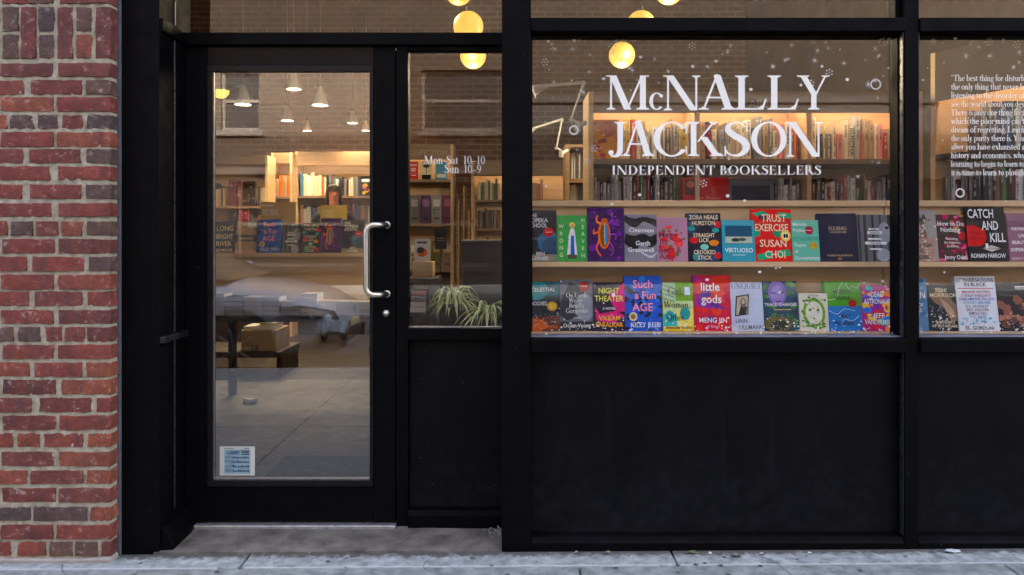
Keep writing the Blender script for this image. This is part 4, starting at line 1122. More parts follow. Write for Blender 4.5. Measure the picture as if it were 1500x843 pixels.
ART['gorgeous'] = ((122, 128, 134), [('p', [(0, .55), (.3, .95), (.75, .8), (.6, .3), (.2, .2), (0, .3)], (62, 66, 70)), ('e', .75, .45, .3, .26, (160, 164, 168)), ('r', 0, 0, 1, .18, (50, 52, 56)), ('e', .74, .86, .15, .1, (176, 40, 48)), ('r', .64, .855, .84, .87, (240, 200, 200)), ('s', 'On Earth', .5, .65, .085, WH, .68), ('s', 'We\u2019re', .47, .55, .085, WH, .4), ('s', 'Briefly', .5, .45, .085, WH, .5), ('s', 'Gorgeous', .5, .35, .085, WH, .66), ('t', 'A Novel', .5, .24, .03, WH, .2), ('t', 'Ocean Vuong', .5, .07, .08, WH, .82)])
ART['night'] = ((38, 26, 56), [('p', [(.5, .75), (1, .95), (1, .4), (.75, .4), (.6, .55)], (214, 60, 130)), ('p', [(.05, .5), (.2, .35), (.75, .42), (1, .3), (.7, .22), (.95, .1), (.4, .18), (.1, .22)], (214, 60, 130)), ('p', [(.8, .9), (1, 1), (.95, .8)], (214, 60, 130)), ('t', 'NIGHT', .5, .77, .12, (232, 226, 130), .66), ('t', 'THEATER', .5, .61, .12, (232, 226, 130), .92), ('t', 'A NOVEL', .5, .44, .05, WH, .5), ('t', 'VIKRAM', .5, .22, .1, (236, 190, 90), .68), ('t', 'PARALKAR', .5, .09, .1, (236, 190, 90), .86)])
ART['fun'] = ((38, 104, 196), [('b', 60, [(18, 24, 40), (20, 28, 50), (70, 140, 220)], (.04, .1), 0, 0, 1, 1), ('t', 'Such', .5, .78, .15, (250, 170, 190), .56), ('t', 'a Fun', .56, .58, .14, (250, 170, 190), .7), ('t', 'AGE', .48, .36, .15, (250, 170, 190), .56), ('e', .22, .26, .11, .08, (236, 224, 190)), ('e', .22, .26, .07, .05, (150, 130, 80)), ('t', 'KILEY REID', .55, .07, .09, (220, 230, 245), .8)])
ART['girl'] = ((200, 196, 110), [('r', 0, .62, .42, 1, (180, 214, 190)), ('r', .42, .62, 1, 1, (130, 170, 50)), ('r', 0, .3, 1, .62, (206, 222, 170)), ('r', .45, .1, 1, .45, (238, 224, 130)), ('r', 0, .1, .45, .35, (90, 190, 180))] + [('l', [(0, .68 + .09 * i), (.4, .6 + .09 * i)], .02, (60, 150, 130)) for i in range(4)] + [('l', [(.06 + .1 * i, .5), (.06 + .1 * i, 1)], .02, (210, 190, 80)) for i in range(4)] + [('e', .72, .36, .17, .13, (50, 160, 160)), ('e', .22, .3, .14, .12, (50, 160, 160)), ('r', 0, 0, 1, .1, (220, 190, 60)), ('r', .72, .74, .9, .9, (230, 236, 244)), ('s', 'Girl,', .42, .75, .14, BK, .5), ('s', 'Woman,', .46, .48, .13, BK, .86), ('s', 'Other', .4, .22, .13, BK, .56), ('t', 'BERNARDINE EVARISTO', .5, .05, .045, BK, .86)])
ART['little'] = ((206, 52, 88), [('b', 18, [(220, 70, 60), (190, 40, 110), (150, 60, 150)], (.12, .3), 0, 0, 1, 1), ('b', 8, [(110, 60, 140), (226, 90, 70)], (.1, .2), .3, .2, .9, .7), ('t', 'little', .45, .72, .15, WH, .72), ('t', 'gods', .47, .5, .15, WH, .66), ('t', 'MENG JIN', .5, .15, .09, WH, .8), ('t', 'A Novel', .5, .06, .05, (245, 190, 200), .4)])
ART['unquiet'] = ((206, 212, 224), [('p', [(.1, .3), (.52, .34), (.58, .76), (.16, .72)], (58, 50, 44)), ('p', [(.14, .33), (.49, .365), (.54, .73), (.2, .69)], (196, 186, 164)), ('p', [(.22, .34), (.46, .36), (.5, .5), (.3, .52)], (40, 38, 38)), ('e', .38, .58, .09, .1, (120, 110, 100)), ('e', .38, .6, .05, .05, (206, 190, 170)), ('s', 'UNQUIET', .5, .87, .11, (120, 130, 140), .96), ('t', 'LINN', .3, .17, .09, (110, 116, 128), .36), ('t', 'ULLMANN', .6, .04, .09, (110, 116, 128), .74)])
ART['mask'] = ((44, 86, 104), [('b', 26, [(60, 110, 60), (90, 140, 70), (30, 64, 90)], (.06, .16), 0, 0, 1, 1), ('e', .42, .76, .27, .26, (132, 112, 170)), ('e', .42, .72, .2, .2, (160, 142, 192)), ('l', [(.24, .78), (.34, .76), (.38, .78)], .02, (40, 36, 60)), ('l', [(.48, .78), (.54, .76), (.62, .78)], .02, (40, 36, 60)), ('l', [(.36, .6), (.44, .59), (.52, .6)], .025, (96, 50, 100)), ('t', 'TRACK CHANGES', .5, .5, .065, WH, .94), ('r', .3, .42, .8, .435, (226, 200, 120)), ('e', .4, .14, .4, .16, (120, 110, 70)), ('e', .42, .12, .26, .1, (50, 60, 50)), ('b', 40, [(214, 214, 206)], (.008, .02), 0, .02, 1, .34)])
ART['wreath'] = ((228, 226, 208), [('e', .5, .48, .4, .4, (130, 170, 80)), ('b', 60, [(100, 150, 60), (150, 186, 96), (80, 130, 50)], (.04, .09), .08, .08, .92, .9), ('e', .5, .48, .3, .31, (226, 226, 206)), ('e', .36, .56, .05, .035, (96, 140, 60)), ('e', .64, .56, .05, .035, (96, 140, 60)), ('p', [(.44, .36), (.56, .36), (.5, .3)], (110, 150, 70)), ('l', [(.34, .2), (.5, .16), (.66, .2)], .03, (96, 140, 60)), ('b', 14, [(130, 170, 90)], (.01, .03), .3, .2, .7, .72), ('t', 'FOLKLORE', .5, .92, .04, (110, 110, 90), .6)])
ART['normal'] = ((104, 176, 72), [('r', 0, 0, 1, .5, (44, 134, 196)), ('l', [(.0, .62), (.3, .66), (.4, .86), (.5, .98)], .012, (226, 240, 210)), ('l', [(.6, .98), (.66, .84), (.76, .9), (.9, .86), (.96, .96)], .012, (226, 240, 210)), ('l', [(.06, .42), (.3, .34), (.5, .44), (.8, .4)], .012, (190, 222, 240)), ('l', [(.4, .12), (.5, .24), (.7, .2), (.9, .3)], .012, (190, 222, 240)), ('t', 'NORMAL', .48, .77, .07, BK, .76), ('t', 'PEOPLE', .48, .63, .07, BK, .68), ('t', 'SALLY', .5, .27, .07, BK, .54), ('t', 'ROONEY', .5, .12, .07, BK, .76), ('e', .74, .55, .12, .08, (170, 44, 56))])
ART['rainbow'] = ((190, 60, 140), [('b', 30, [(60, 130, 210), (240, 150, 50), (220, 60, 90), (80, 190, 190), (130, 60, 170), (250, 210, 70)], (.12, .24), 0, 0, 1, 1), ('b', 24, [(60, 130, 210), (240, 150, 50), (220, 60, 130), (250, 210, 70)], (.05, .1), 0, 0, 1, 1), ('t', 'DEAD', .48, .75, .12, WH, .4), ('t', 'ASTRONAUTS', .5, .6, .11, WH, .9), ('t', 'JEFF', .5, .29, .11, WH, .36), ('t', 'VANDERMEER', .5, .15, .11, WH, .9)])
ART['statue'] = ((176, 172, 166), [('e', .3, .5, .34, .2, (146, 116, 100)), ('e', .35, .74, .22, .12, (120, 96, 80)), ('e', .3, .64, .16, .12, (200, 168, 150)), ('r', 0, .0, .9, .46, (190, 160, 146)), ('b', 30, [(130, 130, 120), (220, 214, 206)], (.03, .07), .1, 0, 1, .9), ('t', 'SEA', .42, .8, .13, (60, 56, 54), .74), ('t', 'AND FOR', .4, .28, .08, (90, 80, 76), .8), ('t', 'THE', .3, .17, .08, (90, 80, 76), .4), ('t', 'MORE', .4, .05, .08, (90, 80, 76), .66)])
ART['flowers'] = ((92, 60, 66), [('b', 50, [(196, 50, 110), (60, 70, 50), (226, 120, 150), (84, 90, 60), (150, 40, 80), (200, 150, 110)], (.06, .16), 0, 0, 1, 1), ('t', 'How to Do', .46, .76, .1, WH, .82), ('t', 'Nothing', .44, .63, .1, WH, .62), ('t', 'Resisting', .46, .46, .055, WH, .45), ('t', 'the Attention', .46, .38, .05, WH, .5), ('t', 'Economy', .48, .3, .05, WH, .36), ('e', .82, .54, .14, .09, (190, 40, 60)), ('t', 'Jenny Odell', .54, .05, .09, WH, .72)])
ART['hand'] = ((28, 28, 32), [('p', [(0, .66), (.2, .66), (.46, .58), (.5, .42), (.42, .32), (.3, .28), (.0, .28)], (200, 30, 40)), ('l', [(.1, .54), (.4, .5)], .014, (120, 14, 24)), ('l', [(.1, .44), (.42, .42)], .014, (120, 14, 24)), ('p', [(.36, .24), (.6, .3), (.84, .24), (.6, .18)], (206, 196, 190)), ('l', [(.38, .24), (.6, .245), (.82, .24)], .01, (90, 70, 70)), ('r', .45, .24, .52, .33, WH), ('t', 'CATCH', .38, .8, .17, WH, .66), ('t', 'AND', .6, .58, .17, WH, .42), ('t', 'KILL', .78, .36, .17, WH, .4), ('t', 'RONAN FARROW', .5, .07, .08, WH, .88)])
ART['mauve'] = ((150, 116, 126), [('r', 0, .7, 1, .84, (126, 96, 110)), ('t', 'WAYWARD', .1, .64, .07, WH, .5, 'l'), ('t', 'LIVES,', .3, .5, .07, WH, .5, 'l'), ('t', 'BEAUTIFUL', .1, .36, .07, WH, .7, 'l'), ('t', 'EXPERIMENTS', .05, .21, .07, WH, .9, 'l'), ('t', 'SAIDIYA', .06, .04, .05, (226, 200, 200), .5, 'l')])
ART['bluehair'] = ((112, 150, 178), [('b', 20, [(90, 130, 164), (140, 176, 198)], (.1, .2), 0, 0, 1, 1), ('e', .4, .4, .3, .3, (150, 180, 200)), ('t', 'MAN', .62, .62, .14, WH, .62), ('t', 'CITY OF', .55, .46, .07, WH, .6), ('t', 'GIRLS', .55, .36, .07, WH, .5)])
ART['profile'] = ((36, 46, 52), [('p', [(.35, .95), (.7, .72), (.95, .5), (1, .36), (.92, .22), (.7, .2), (.5, .5), (.2, .62), (.1, .72)], (150, 128, 108)), ('p', [(.4, .7), (.62, .6), (.8, .42), (.86, .3), (.7, .3), (.5, .52)], (196, 170, 146)), ('t', 'TONI', .42, .84, .085, CR, .36), ('t', 'MORRISON', .5, .73, .09, CR, .84), ('t', 'THE SOURCE', .5, .16, .06, CR, .6), ('t', 'OF SELF-REGARD', .5, .08, .06, CR, .8), ('b', 60, [(220, 220, 216)], (.01, .026), .05, .1, .7, .55)])
ART['names'] = ((228, 232, 234), [('t', 'CONVERSATIONS', .5, .9, .07, (40, 44, 56), .92), ('t', 'IN BLACK', .5, .815, .07, BK, .9), ('r', .06, .77, .94, .785, (190, 70, 90)), ('t', 'MAXINE WATERS', .5, .69, .05, (176, 84, 96), .86), ('t', 'IYANLA VANZANT', .5, .625, .05, (150, 90, 140), .88), ('t', 'CHARLAMAGNE THA GOD', .5, .56, .05, (120, 84, 170), .9), ('t', 'STACEY ABRAMS', .5, .495, .05, (90, 160, 190), .86), ('t', 'D.L. HUGHLEY', .5, .43, .05, (70, 110, 120), .84), ('t', 'ERIC HOLDER', .5, .365, .05, (130, 90, 90), .84), ('t', 'JEMELE HILL', .5, .3, .05, (130, 80, 130), .86), ('t', 'T.D. JAKES', .5, .235, .05, (120, 150, 190), .8), ('t', 'ED GORDON', .5, .03, .065, BK, .84), ('b', 26, [(120, 190, 210), (150, 200, 220)], (.02, .05), .05, .12, .95, .24)])
ART['brown'] = ((36, 34, 40), [('b', 22, [(150, 104, 88), (176, 130, 110), (110, 76, 66)], (.1, .2), .0, .15, .8, .75), ('r', .5, .9, .9, .925, WH), ('r', .5, .86, .8, .88, (200, 200, 200)), ('b', 30, [(226, 226, 222)], (.01, .024), .2, .05, .8, .4)])
ART['river'] = ((30, 56, 72), [('b', 10, [(40, 76, 94), (22, 40, 54)], (.15, .3), 0, 0, 1, 1), ('t', 'LONG', .48, .7, .18, CR, .8), ('t', 'BRIGHT', .48, .45, .16, CR, .84), ('t', 'RIVER', .46, .22, .16, CR, .76), ('t', 'LIZ MOORE', .5, .06, .08, CR, .8)])
ART['kraft'] = ((196, 174, 148), [('r', 0, .36, 1, .58, (112, 104, 92)), ('t', 'Inventory', .5, .43, .08, CR, .6), ('r', .55, .8, 1, .99, (226, 228, 226)), ('e', .3, .75, .16, .1, (206, 170, 150)), ('r', 0, 0, 1, .1, (210, 176, 160))])

YR = .178
def row(items, ybot, group, where, Y=YR, lean=-.16, th=.028):
    for i, (key, px0, px1, py0, desc) in enumerate(items):
        Yk = Y + (.004 if i % 2 else -.004)
        x0, z1 = P(px0, py0, Yk); x1, z0 = P(px1, ybot, Yk)
        rgb, art = ART[key]
        cover_book('book', desc + ', ' + where, x1 - x0, (z1 - z0) / math.cos(lean) * 1.0, th * random.uniform(.8, 1.2), ((x0 + x1) / 2, Yk, SH[(ybot > 440, Y > 1)] + .001), rgb, art, lean + random.uniform(-.02, .02), random.uniform(-.02, .02), group, 'book', random.uniform(-.014, .014))

# ---------------------------------------------------------------- the stepped plywood display behind the big windows
z_mid = P(0, 384, .165)[1]; z_low = P(0, 487, .15)[1]; z_top = P(0, 294, .26)[1]
SH = {(False, False): z_mid, (True, False): z_low}
def display(label, x0, x1):
    r = tag(empty('display_stand', ((x0 + x1) / 2, .15, z_low - .02)), label, 'display stand', 'plywood display stands in the windows')
    b = lambda nm, y0, y1, z0, z1, mt=PLY: child(box(nm, mt, None, x0, x1, y0, y1, z0, z1, .002), r)
    b('back_panel', .275, .29, z_mid + .0005, z_top - .026)
    b('top_board', .255, .36, z_top - .0255, z_top)
    b('shelf', .165, .29, z_mid - .021, z_mid)
    b('lower_back_panel', .285, .30, z_low + .0005, z_mid - .0215)
    b('lower_shelf', .14, .30, z_low - .021, z_low)
    b('rear_support', .32, .34, .03, z_top - .026, PLYDARK)
    return r
display('plywood two-tier display stand of face-out books behind the large window', P(779, 0, .15)[0] - .03, P(1307, 0, .2)[0])
display('plywood two-tier display stand of face-out books behind the right-hand window', XM1 + .0, XW2 - .1)
GU, GL_ = 'face-out books in the window, upper row', 'face-out books in the window, lower row'
row([('school', 768, 816, 307, 'charcoal hardcover with blue cloud and red round sticker'), ('heaven', 816, 861, 315, 'green paperback with small robed statue between columns of letters'), ('beetle', 861, 915, 304, 'purple hardcover with glowing orange beetle'), ('waves', 915, 963, 314, 'lavender grey hardcover with black brush waves'),
     ('roses', 963, 1008, 318, 'mauve paperback with red roses'), ('hurston', 1007.5, 1058, 312, 'dark navy hardcover with coloured leaves and cream capitals'), ('sea', 1059, 1107, 322, 'turquoise paperback with framed sea picture'), ('exercise', 1103, 1162, 306, 'bright red hardcover with green shapes and gold seal'),
     ('mint', 1162.5, 1202, 322, 'small mint green book with red and gold round stickers'), ('navy', 1202, 1260, 312, 'plain navy hardcover with small gold lettering'), ('stripes', 1260, 1310, 314, 'grey striped book with white lettered slips')], 383, GU, 'upper row, large window')
row([('celestial', 773, 821, 413, 'teal and orange starry book with gold round seal'), ('gorgeous', 821, 870, 410, 'grey photographic book with red round sticker'), ('night', 870, 916, 414, 'dark violet book with pink splashes and yellow capitals'), ('fun', 916, 971, 405, 'blue and black patterned hardcover with pink lettering'),
     ('girl', 972, 1017, 414, 'yellow and green patchwork patterned book'), ('little', 1017, 1073, 404, 'crimson hardcover with white lower-case title'), ('unquiet', 1073, 1120, 414, 'pale blue-grey book with tilted old snapshot'), ('mask', 1120.5, 1171, 413, 'dark teal book with violet face'),
     ('wreath', 1173, 1215, 430, 'short cream book with green wreath face'), ('normal', 1212, 1265, 413, 'half green half blue book with line drawings'), ('rainbow', 1265, 1312, 419, 'rainbow swirled book with white capitals')], 485, GL_, 'lower row, large window')
row([('statue', 1335, 1376, 308, 'pale grey book with curly-haired statue photograph'), ('flowers', 1375, 1422, 314, 'pink and dark flowered paperback'), ('hand', 1420, 1477, 303, 'black hardcover with red hand and big white capitals'), ('mauve', 1480, 1532, 312, 'mauve hardcover cut by the right edge of the photo')], 383, GU, 'upper row, right-hand window')
row([('bluehair', 1322, 1361, 408, 'light blue book half hidden by the window post'), ('profile', 1361.5, 1409, 418, 'dark slate book with brown face in profile'), ('names', 1406, 1465, 405, 'white hardcover filled with rows of coloured names'), ('brown', 1466, 1520, 415, 'black book with knotted brown shapes')], 485, GL_, 'lower row, right-hand window')

# pieces propped on the second shelf of the lit case
slabbook('red picture book lying face out on second shelf behind the stand', 1000, 1068, 260, 312, YA + .005, (196, 52, 62), .03, -.06, [('r', .05, .5, .3, .95, (96, 40, 44)), ('e', .18, .8, .08, .1, (200, 120, 110)), ('s', 'New, Wonder', .55, .38, .1, (236, 150, 140), .6)], group=GA)
slabbook('grey picture book with dark blue cover panel on the second shelf', 1069, 1134, 262, 312, YA + .004, (120, 120, 124), .03, -.06, [('r', .05, .1, .92, .8, (38, 48, 62)), ('r', .05, .1, .92, .4, (58, 70, 84))], group=GA)
slabbook('framed yellow and orange art book at left end of lit top shelf', 864.5, 907, 175, 233, YA + .02, (206, 150, 70), .03, -.05, [('e', .55, .3, .4, .34, (226, 170, 60)), ('e', .6, .75, .3, .2, (190, 110, 60)), ('b', 16, [(150, 90, 70), (236, 200, 120), (200, 90, 90)], (.06, .16), 0, 0, .5, 1)], group=GA)
# ---------------------------------------------------------------- side bookcase on the right, running towards the window
p0, p1 = Vector((2.43, 1.46)), Vector((2.86, .46))
dv = (p1 - p0); ang = math.atan2(dv.y, dv.x); L = dv.length
zc = 2.30
sc = bookcase('bookcase', 'plywood side bookcase at right with glowing light strip behind the quotation', 0, L, 0, .3, zc, .28, [1.71, 1.38, 1.05, .7], (), header_mat=DARKWALL, lit=(zc - .28,), loc=((p0.x + p1.x) / 2, (p0.y + p1.y) / 2, .03), rot=ang)
pv = Matrix.Translation((p0.x, p0.y, 0)) @ Matrix.Rotation(ang, 4, 'Z')
n = fill(.20, L - .04, .03, 1.71, (.19, .27), (.018, .04), 'on the upper shelf of the side bookcase', 'books on the side bookcase', ['cream', 'navy', 'white', 'grey', 'black', 'blue', 'tan', 'cream', 'brown'], rot=ang, pivot=pv)
n = fill(.06, L - .04, .03, 1.38, (.18, .25), (.018, .04), 'on the second shelf of the side bookcase', 'books on the side bookcase', ['grey', 'maroon', 'white', 'charcoal', 'green', 'brown'], rot=ang, pivot=pv)

# ---------------------------------------------------------------- deeper bookcases seen through the door and sidelight
def far_case(label, px0, px1, Y, py_top, py_hdr, py_sh, lit=True, depth=.3):
    z = lambda py: P(0, py, Y)[1]
    return bookcase('bookcase', label, P(px0, 0, Y)[0], P(px1, 0, Y)[0], Y, depth, z(py_top), z(py_top) - z(py_hdr), [z(q) for q in py_sh], (), lit=(z(py_hdr),) if lit else (), base=.8)
def far_fill(px0, px1, Y, py, where, group, cols, hs=(.19, .27), ws=(.02, .04)):
    fill(P(px0, 0, Y)[0], P(px1, 0, Y)[0], Y + .03, P(0, py, Y)[1], hs, ws, where, group, cols, title=False, stuff=True)
YF = 6.4
far_case('lit plywood bookcase on the far wall seen through the door glass', 432, 588, YF, 222, 243, (287, 330, 372, 420))
far_fill(438, 470, YF, 287, 'on the far bookcase seen through the door', 'books on the far wall', ['cream', 'white', 'yellow', 'blue', 'black', 'orange'], (.22, .30), (.025, .05))
far_fill(471, 495, YF, 287, 'on the far bookcase behind the standing person', 'books on the far wall', ['red', 'white', 'teal', 'black', 'orange'], (.2, .27), (.02, .04))
far_fill(546, 580, YF, 287, 'on the far bookcase behind the door stile', 'books on the far wall', ['cream', 'white', 'blue', 'black'], (.2, .27), (.02, .04))
far_fill(496, 528, YF, 287, 'on the far bookcase right of the standing person', 'books on the far wall', ['cream', 'white', 'grey', 'black', 'navy'], (.2, .25), (.02, .04))
far_fill(438, 560, YF, 330, 'on the second shelf of the far bookcase', 'books on the far wall', ['navy', 'maroon', 'charcoal', 'grey', 'brown'], (.2, .27), (.025, .05))
slabbook('black magazine with yellow star pattern, face out on far bookcase', 528, 546, 258, 287, YF + .02, (44, 40, 44), .02, -.05, [('r', .1, .7, .9, .85, WH), ('b', 12, [(220, 190, 70), (190, 120, 120)], (.1, .2), .1, .1, .9, .6)])
far_case('narrow lit plywood bookcase beside the far wall bookcase', 397, 428, YF - .2, 224, 240, (288, 332, 376), True)
far_fill(402, 424, YF - .2, 288, 'on the narrow lit bookcase', 'books on the far wall', ['cream', 'orange', 'white', 'tan'], (.2, .27), (.03, .05))
far_case('unlit brown bookcase of face-out books at left through the door', 296, 392, YF - .6, 228, 240, (302, 348, 395), False)
for lab, a, b_, t, u, c in (('dark red illustrated book, face out on the unlit bookcase', 334, 353, 264, 302, (96, 46, 48)), ('dark brown illustrated book, face out on the unlit bookcase', 355, 374, 265, 302, (66, 50, 42)), ('plain crimson book, face out on lower unlit shelf', 349, 364, 306, 347, (120, 34, 48)), ('black book beside the crimson one on lower unlit shelf', 333, 348, 308, 347, (40, 36, 36))):
    slabbook(lab, a, b_, t, u, YF - .59, c, .03, -.05, [('b', 12, [tuple(min(255, q + 60) for q in c), tuple(q // 2 for q in c)], (.08, .2), .1, .1, .9, .9)])
far_fill(300, 332, YF - .6, 302, 'at the left end of the unlit bookcase', 'books on the far wall', ['brown', 'charcoal', 'maroon', 'tan', 'grey'])
far_fill(376, 390, YF - .6, 302, 'at the right end of the unlit bookcase', 'books on the far wall', ['brown', 'charcoal', 'tan', 'cream'])
far_fill(365, 390, YF - .6, 348, 'on the lower shelf of the unlit bookcase', 'books on the far wall', ['brown', 'charcoal', 'tan', 'navy'])
YN = 5.0
nc = far_case('plywood bookcase with face-out books seen at the left of the sidelight', 560, 664, YN, 212, 234, (263, 328, 395, 440))
v_, f_, ln = sans('NONFICTION')
m = MB(); X0 = P(592, 0, YN)[0]; kx = (P(655, 0, YN)[0] - X0) / ln; z0 = P(0, 228, YN)[1]
m.raw([(X0 + q[0] * kx - nc.location.x, -.003, z0 + q[1] * .06 - .03) for q in v_], f_)
m.build('section_lettering', flat((.32, .26, .18)), nc)
for lab, a, b_, t, u, c, art in (('red paperback with white lettering, face out through the sidelight', 599, 612, 237, 263, (206, 52, 40), [('t', 'WHAT', .5, .75, .12, WH, .8), ('t', 'NO', .5, .45, .2, WH, .5), ('r', .2, .2, .8, .24, WH)]), ('white paperback with black tree, face out through the sidelight', 616, 633, 236, 263, (226, 216, 190), [('l', [(.5, .3), (.5, .8)], .06, BK), ('e', .5, .72, .3, .1, (60, 56, 50)), ('r', .1, .0, .9, .25, BK)]), ('bright blue book, face out through the sidelight', 638, 655, 237, 263, (60, 160, 200), [('r', .1, .1, .9, .3, WH)])):
    slabbook(lab, a, b_, t, u, YN + .02, c, .025, -.05, art)
k = 0
for py, cols_ in ((328, [(120, 116, 126), (96, 70, 110), (150, 150, 156), (110, 60, 90)]), (395, [(180, 176, 170), (206, 200, 190), (120, 110, 60), (150, 130, 120)])):
    for i, c in enumerate(cols_):
        px = 600 + i * 16
        slabbook(f'{ordinal(i + 1)} muted face-out book on the {"second" if py == 328 else "third"} shelf through the sidelight', px, px + 14.5, py - 42, py, YN + .02, c, .03, -.06, [('r', .15, .6, .85, .85, tuple(min(255, q + 50) for q in c)), ('r', .2, .15, .8, .22, tuple(q // 2 for q in c)), ('b', 4, [tuple(q // 2 + 30 for q in c)], (.1, .2), .2, .3, .8, .6)])
far_case('lit bookcase deep in the shop at the right of the sidelight', 690, 862, YF, 236, 258, (293, 335, 380, 430))
far_fill(700, 735, YF, 293, 'on the deep bookcase through the sidelight', 'books on the far wall', ['cream', 'red', 'white', 'black', 'green'], (.2, .27), (.02, .04))
far_fill(780, 800, YF, 293, 'on the deep bookcase past the window post', 'books on the far wall', ['cream', 'tan', 'white', 'orange'], (.2, .27), (.02, .04))
far_fill(700, 735, YF, 335, 'on the second deep shelf through the sidelight', 'books on the far wall', ['navy', 'maroon', 'charcoal', 'grey', 'brown'])
far_fill(694, 760, YF, 380, 'low', 'books on the far wall', ['maroon', 'grey', 'brown', 'tan'])
far_fill(694, 760, YF, 430, 'low', 'books on the far wall', ['navy', 'grey', 'brown', 'black'])
far_fill(438, 580, YF, 372, 'low', 'books on the far wall', ['navy', 'maroon', 'charcoal', 'grey', 'brown'])
far_fill(300, 390, YF - .6, 395, 'low', 'books on the far wall', ['navy', 'maroon', 'charcoal', 'grey', 'brown'])
# slatted stand of wooden magazines racks at the middle of the sidelight
rk = tag(empty('slatted_rack', (P(672, 0, 4.2)[0], 4.2, .03)), 'tall wooden slatted rack standing behind the sidelight', 'rack')
for i in range(5):
    MB().box(-.06 + i * .05, -.045 + i * .05, 0, .25, 0, P(0, 262 + (i * 37) % 60, 4.2)[1]).build('slat', PLYDARK, rk, .002)
MB().box(-.07, .17, .1, .13, .3, .36).build('crosspiece', PLYDARK, rk, .002)
MB().box(-.07, .17, .1, .13, 1.3, 1.36).build('crosspiece', PLYDARK, rk, .002)
# the case of grey volumes left of the lit one
far2 = bookcase('bookcase', 'small dark bookcase of grey volumes left of the lit bookcase', P(828, 0, 2.4)[0], P(868, 0, 2.4)[0], 2.4, .25, P(0, 212, 2.4)[1], .02, [P(0, 262, 2.4)[1], P(0, 297, 2.4)[1], 1.0, .5], (), mat=PLYDARK)
fill(P(833, 0, 2.4)[0], P(864, 0, 2.4)[0], 2.43, P(0, 262, 2.4)[1], (.17, .19), (.014, .02), 'on the upper shelf of the small dark bookcase', 'grey volumes in the small bookcase', ['grey', 'silver', 'charcoal', 'silver'], .15, title=False, stuff=True)
fill(P(833, 0, 2.4)[0], P(864, 0, 2.4)[0], 2.43, P(0, 297, 2.4)[1], (.11, .13), (.012, .018), 'on the lower shelf of the small dark bookcase', 'grey volumes in the small bookcase', ['grey', 'silver', 'charcoal'], .15, title=False, stuff=True)

tag(STUFF.build('distant_books', STUFFM), 'rows of small book spines on the far bookcases deep in the shop', 'books', kind='stuff')

# ---------------------------------------------------------------- book table inside the door
YT = 2.5
zT = lambda py: P(0, py, YT)[1]
tx0, tx1 = P(306, 0, YT)[0], P(568, 0, YT)[0]
tb = tag(empty('book_table', ((tx0 + tx1) / 2, YT, .03)), 'plywood book table with raised ledge standing inside the door', 'table')
tbb = lambda nm, a, b_, y0, y1, z0, z1, mt=PLY: child(box(nm, mt, None, a, b_, y0, y1, z0, z1, .003), tb)
zl = zT(371)
tbb('ledge', tx0, tx1, YT - .03, YT + .2, zl - .03, zl)
tbb('ledge_front', tx0, tx1, YT, YT + .02, zT(458) + .002, zl - .0305)
tbb('back_board', tx0, tx1, YT + .12, YT + .14, zl + .0005, zl + .21)
DK = worn('dark_table_edge', (.03, .028, .026), (.06, .055, .05), 8, .5)
tbb('table_top', tx0, tx1, YT - .26, YT + .4, zT(466), zT(458), DK)
for a in (tx0 + .02, tx1 - .08):
    for y in (YT - .24, YT + .32):
        tbb('leg', a, a + .05, y, y + .05, .03, zT(466) - .0005, DK)
SH[(False, True)] = zl
GT = 'face-out books on the table inside the door'
row([('river', 314, 343, 325, 'dark teal hardcover with cream capitals'), ('kraft', 344, 375, 325, 'kraft-brown book with white card'), ('fun', 376, 411, 322, 'blue patterned hardcover with pink lettering'), ('stripes', 412, 440, 328, 'grey striped book'), ('hurston', 440.5, 468, 327, 'navy book with coloured leaves'), ('beetle', 468.5, 499, 320, 'purple book with beetle'), ('school', 500, 533, 322, 'charcoal book with blue cloud')], 371, GT, 'on the table ledge behind door', YT, -.14)
# piles of paperbacks, page edges outwards
px = 300
i = 0
while px < 560:
    wpx = random.uniform(26, 29)
    nb = random.choice([3, 4, 4, 5]); z = zT(458) + .001
    for q in range(nb):
        th = random.uniform(.026, .036) if px < 470 else random.uniform(.02, .026)
        x0 = P(px, 0, YT - .2)[0]; x1 = P(px + wpx - .8, 0, YT - .2)[0]
        o = MB(); hw = (x1 - x0) / 2
        o.box(-hw, hw, 0, .002 + .17, 0, .0015); o.box(-hw, hw, 0, .172, th - .0015, th); o.box(-hw, hw, .17, .173, .0016, th - .0016)
        b_ = o.build('book', SP_M[random.choice(['cream', 'white', 'silver', 'blue', 'white'])])
        b_.location = ((x0 + x1) / 2 + random.uniform(-.003, .003), YT - .2 + random.uniform(-.008, .004), z); b_.rotation_euler = (0, 0, random.uniform(-.02, .02))
        MB().box(-hw + .002, hw - .002, .002, .169, .0017, th - .0017).build('page_block', worn('white_pages', (.62, .64, .66), (.78, .80, .81), 4, .8, .2, 200, stretch=(1, 1, 60)), b_)
        tag(b_, f'flat paperback, {ordinal(q + 1)} up in the {ordinal(i + 1)} table pile from left', 'book', 'piled paperbacks on the table')
        z += th + .0006
    px += wpx; i += 1
# signs standing behind the table
for lab, a, b_, t, u, txt in (('kraft card sign with white section name above the table books', 382, 433, 296, 328, ('FROM A', 'FICTION')), ('blank yellow card sign above the table books', 469, 508, 301, 324, None)):
    Yk = YT + .11
    art = [('s', 'FICTION', .3, .55, .2, WH, .5), ('r', .04, .85, .4, .88, WH)] if txt else [('r', .05, .1, .5, .9, (226, 204, 140))]
    slabbook(lab, a, b_, t, u + 44, YT + .16, (190, 160, 110) if txt else (222, 196, 120), .006, 0, art if not txt else [('s', 'FICTION', .28, .74, .11, WH, .46), ('r', .04, .92, .36, .935, WH)], cat='sign', name='card_sign')
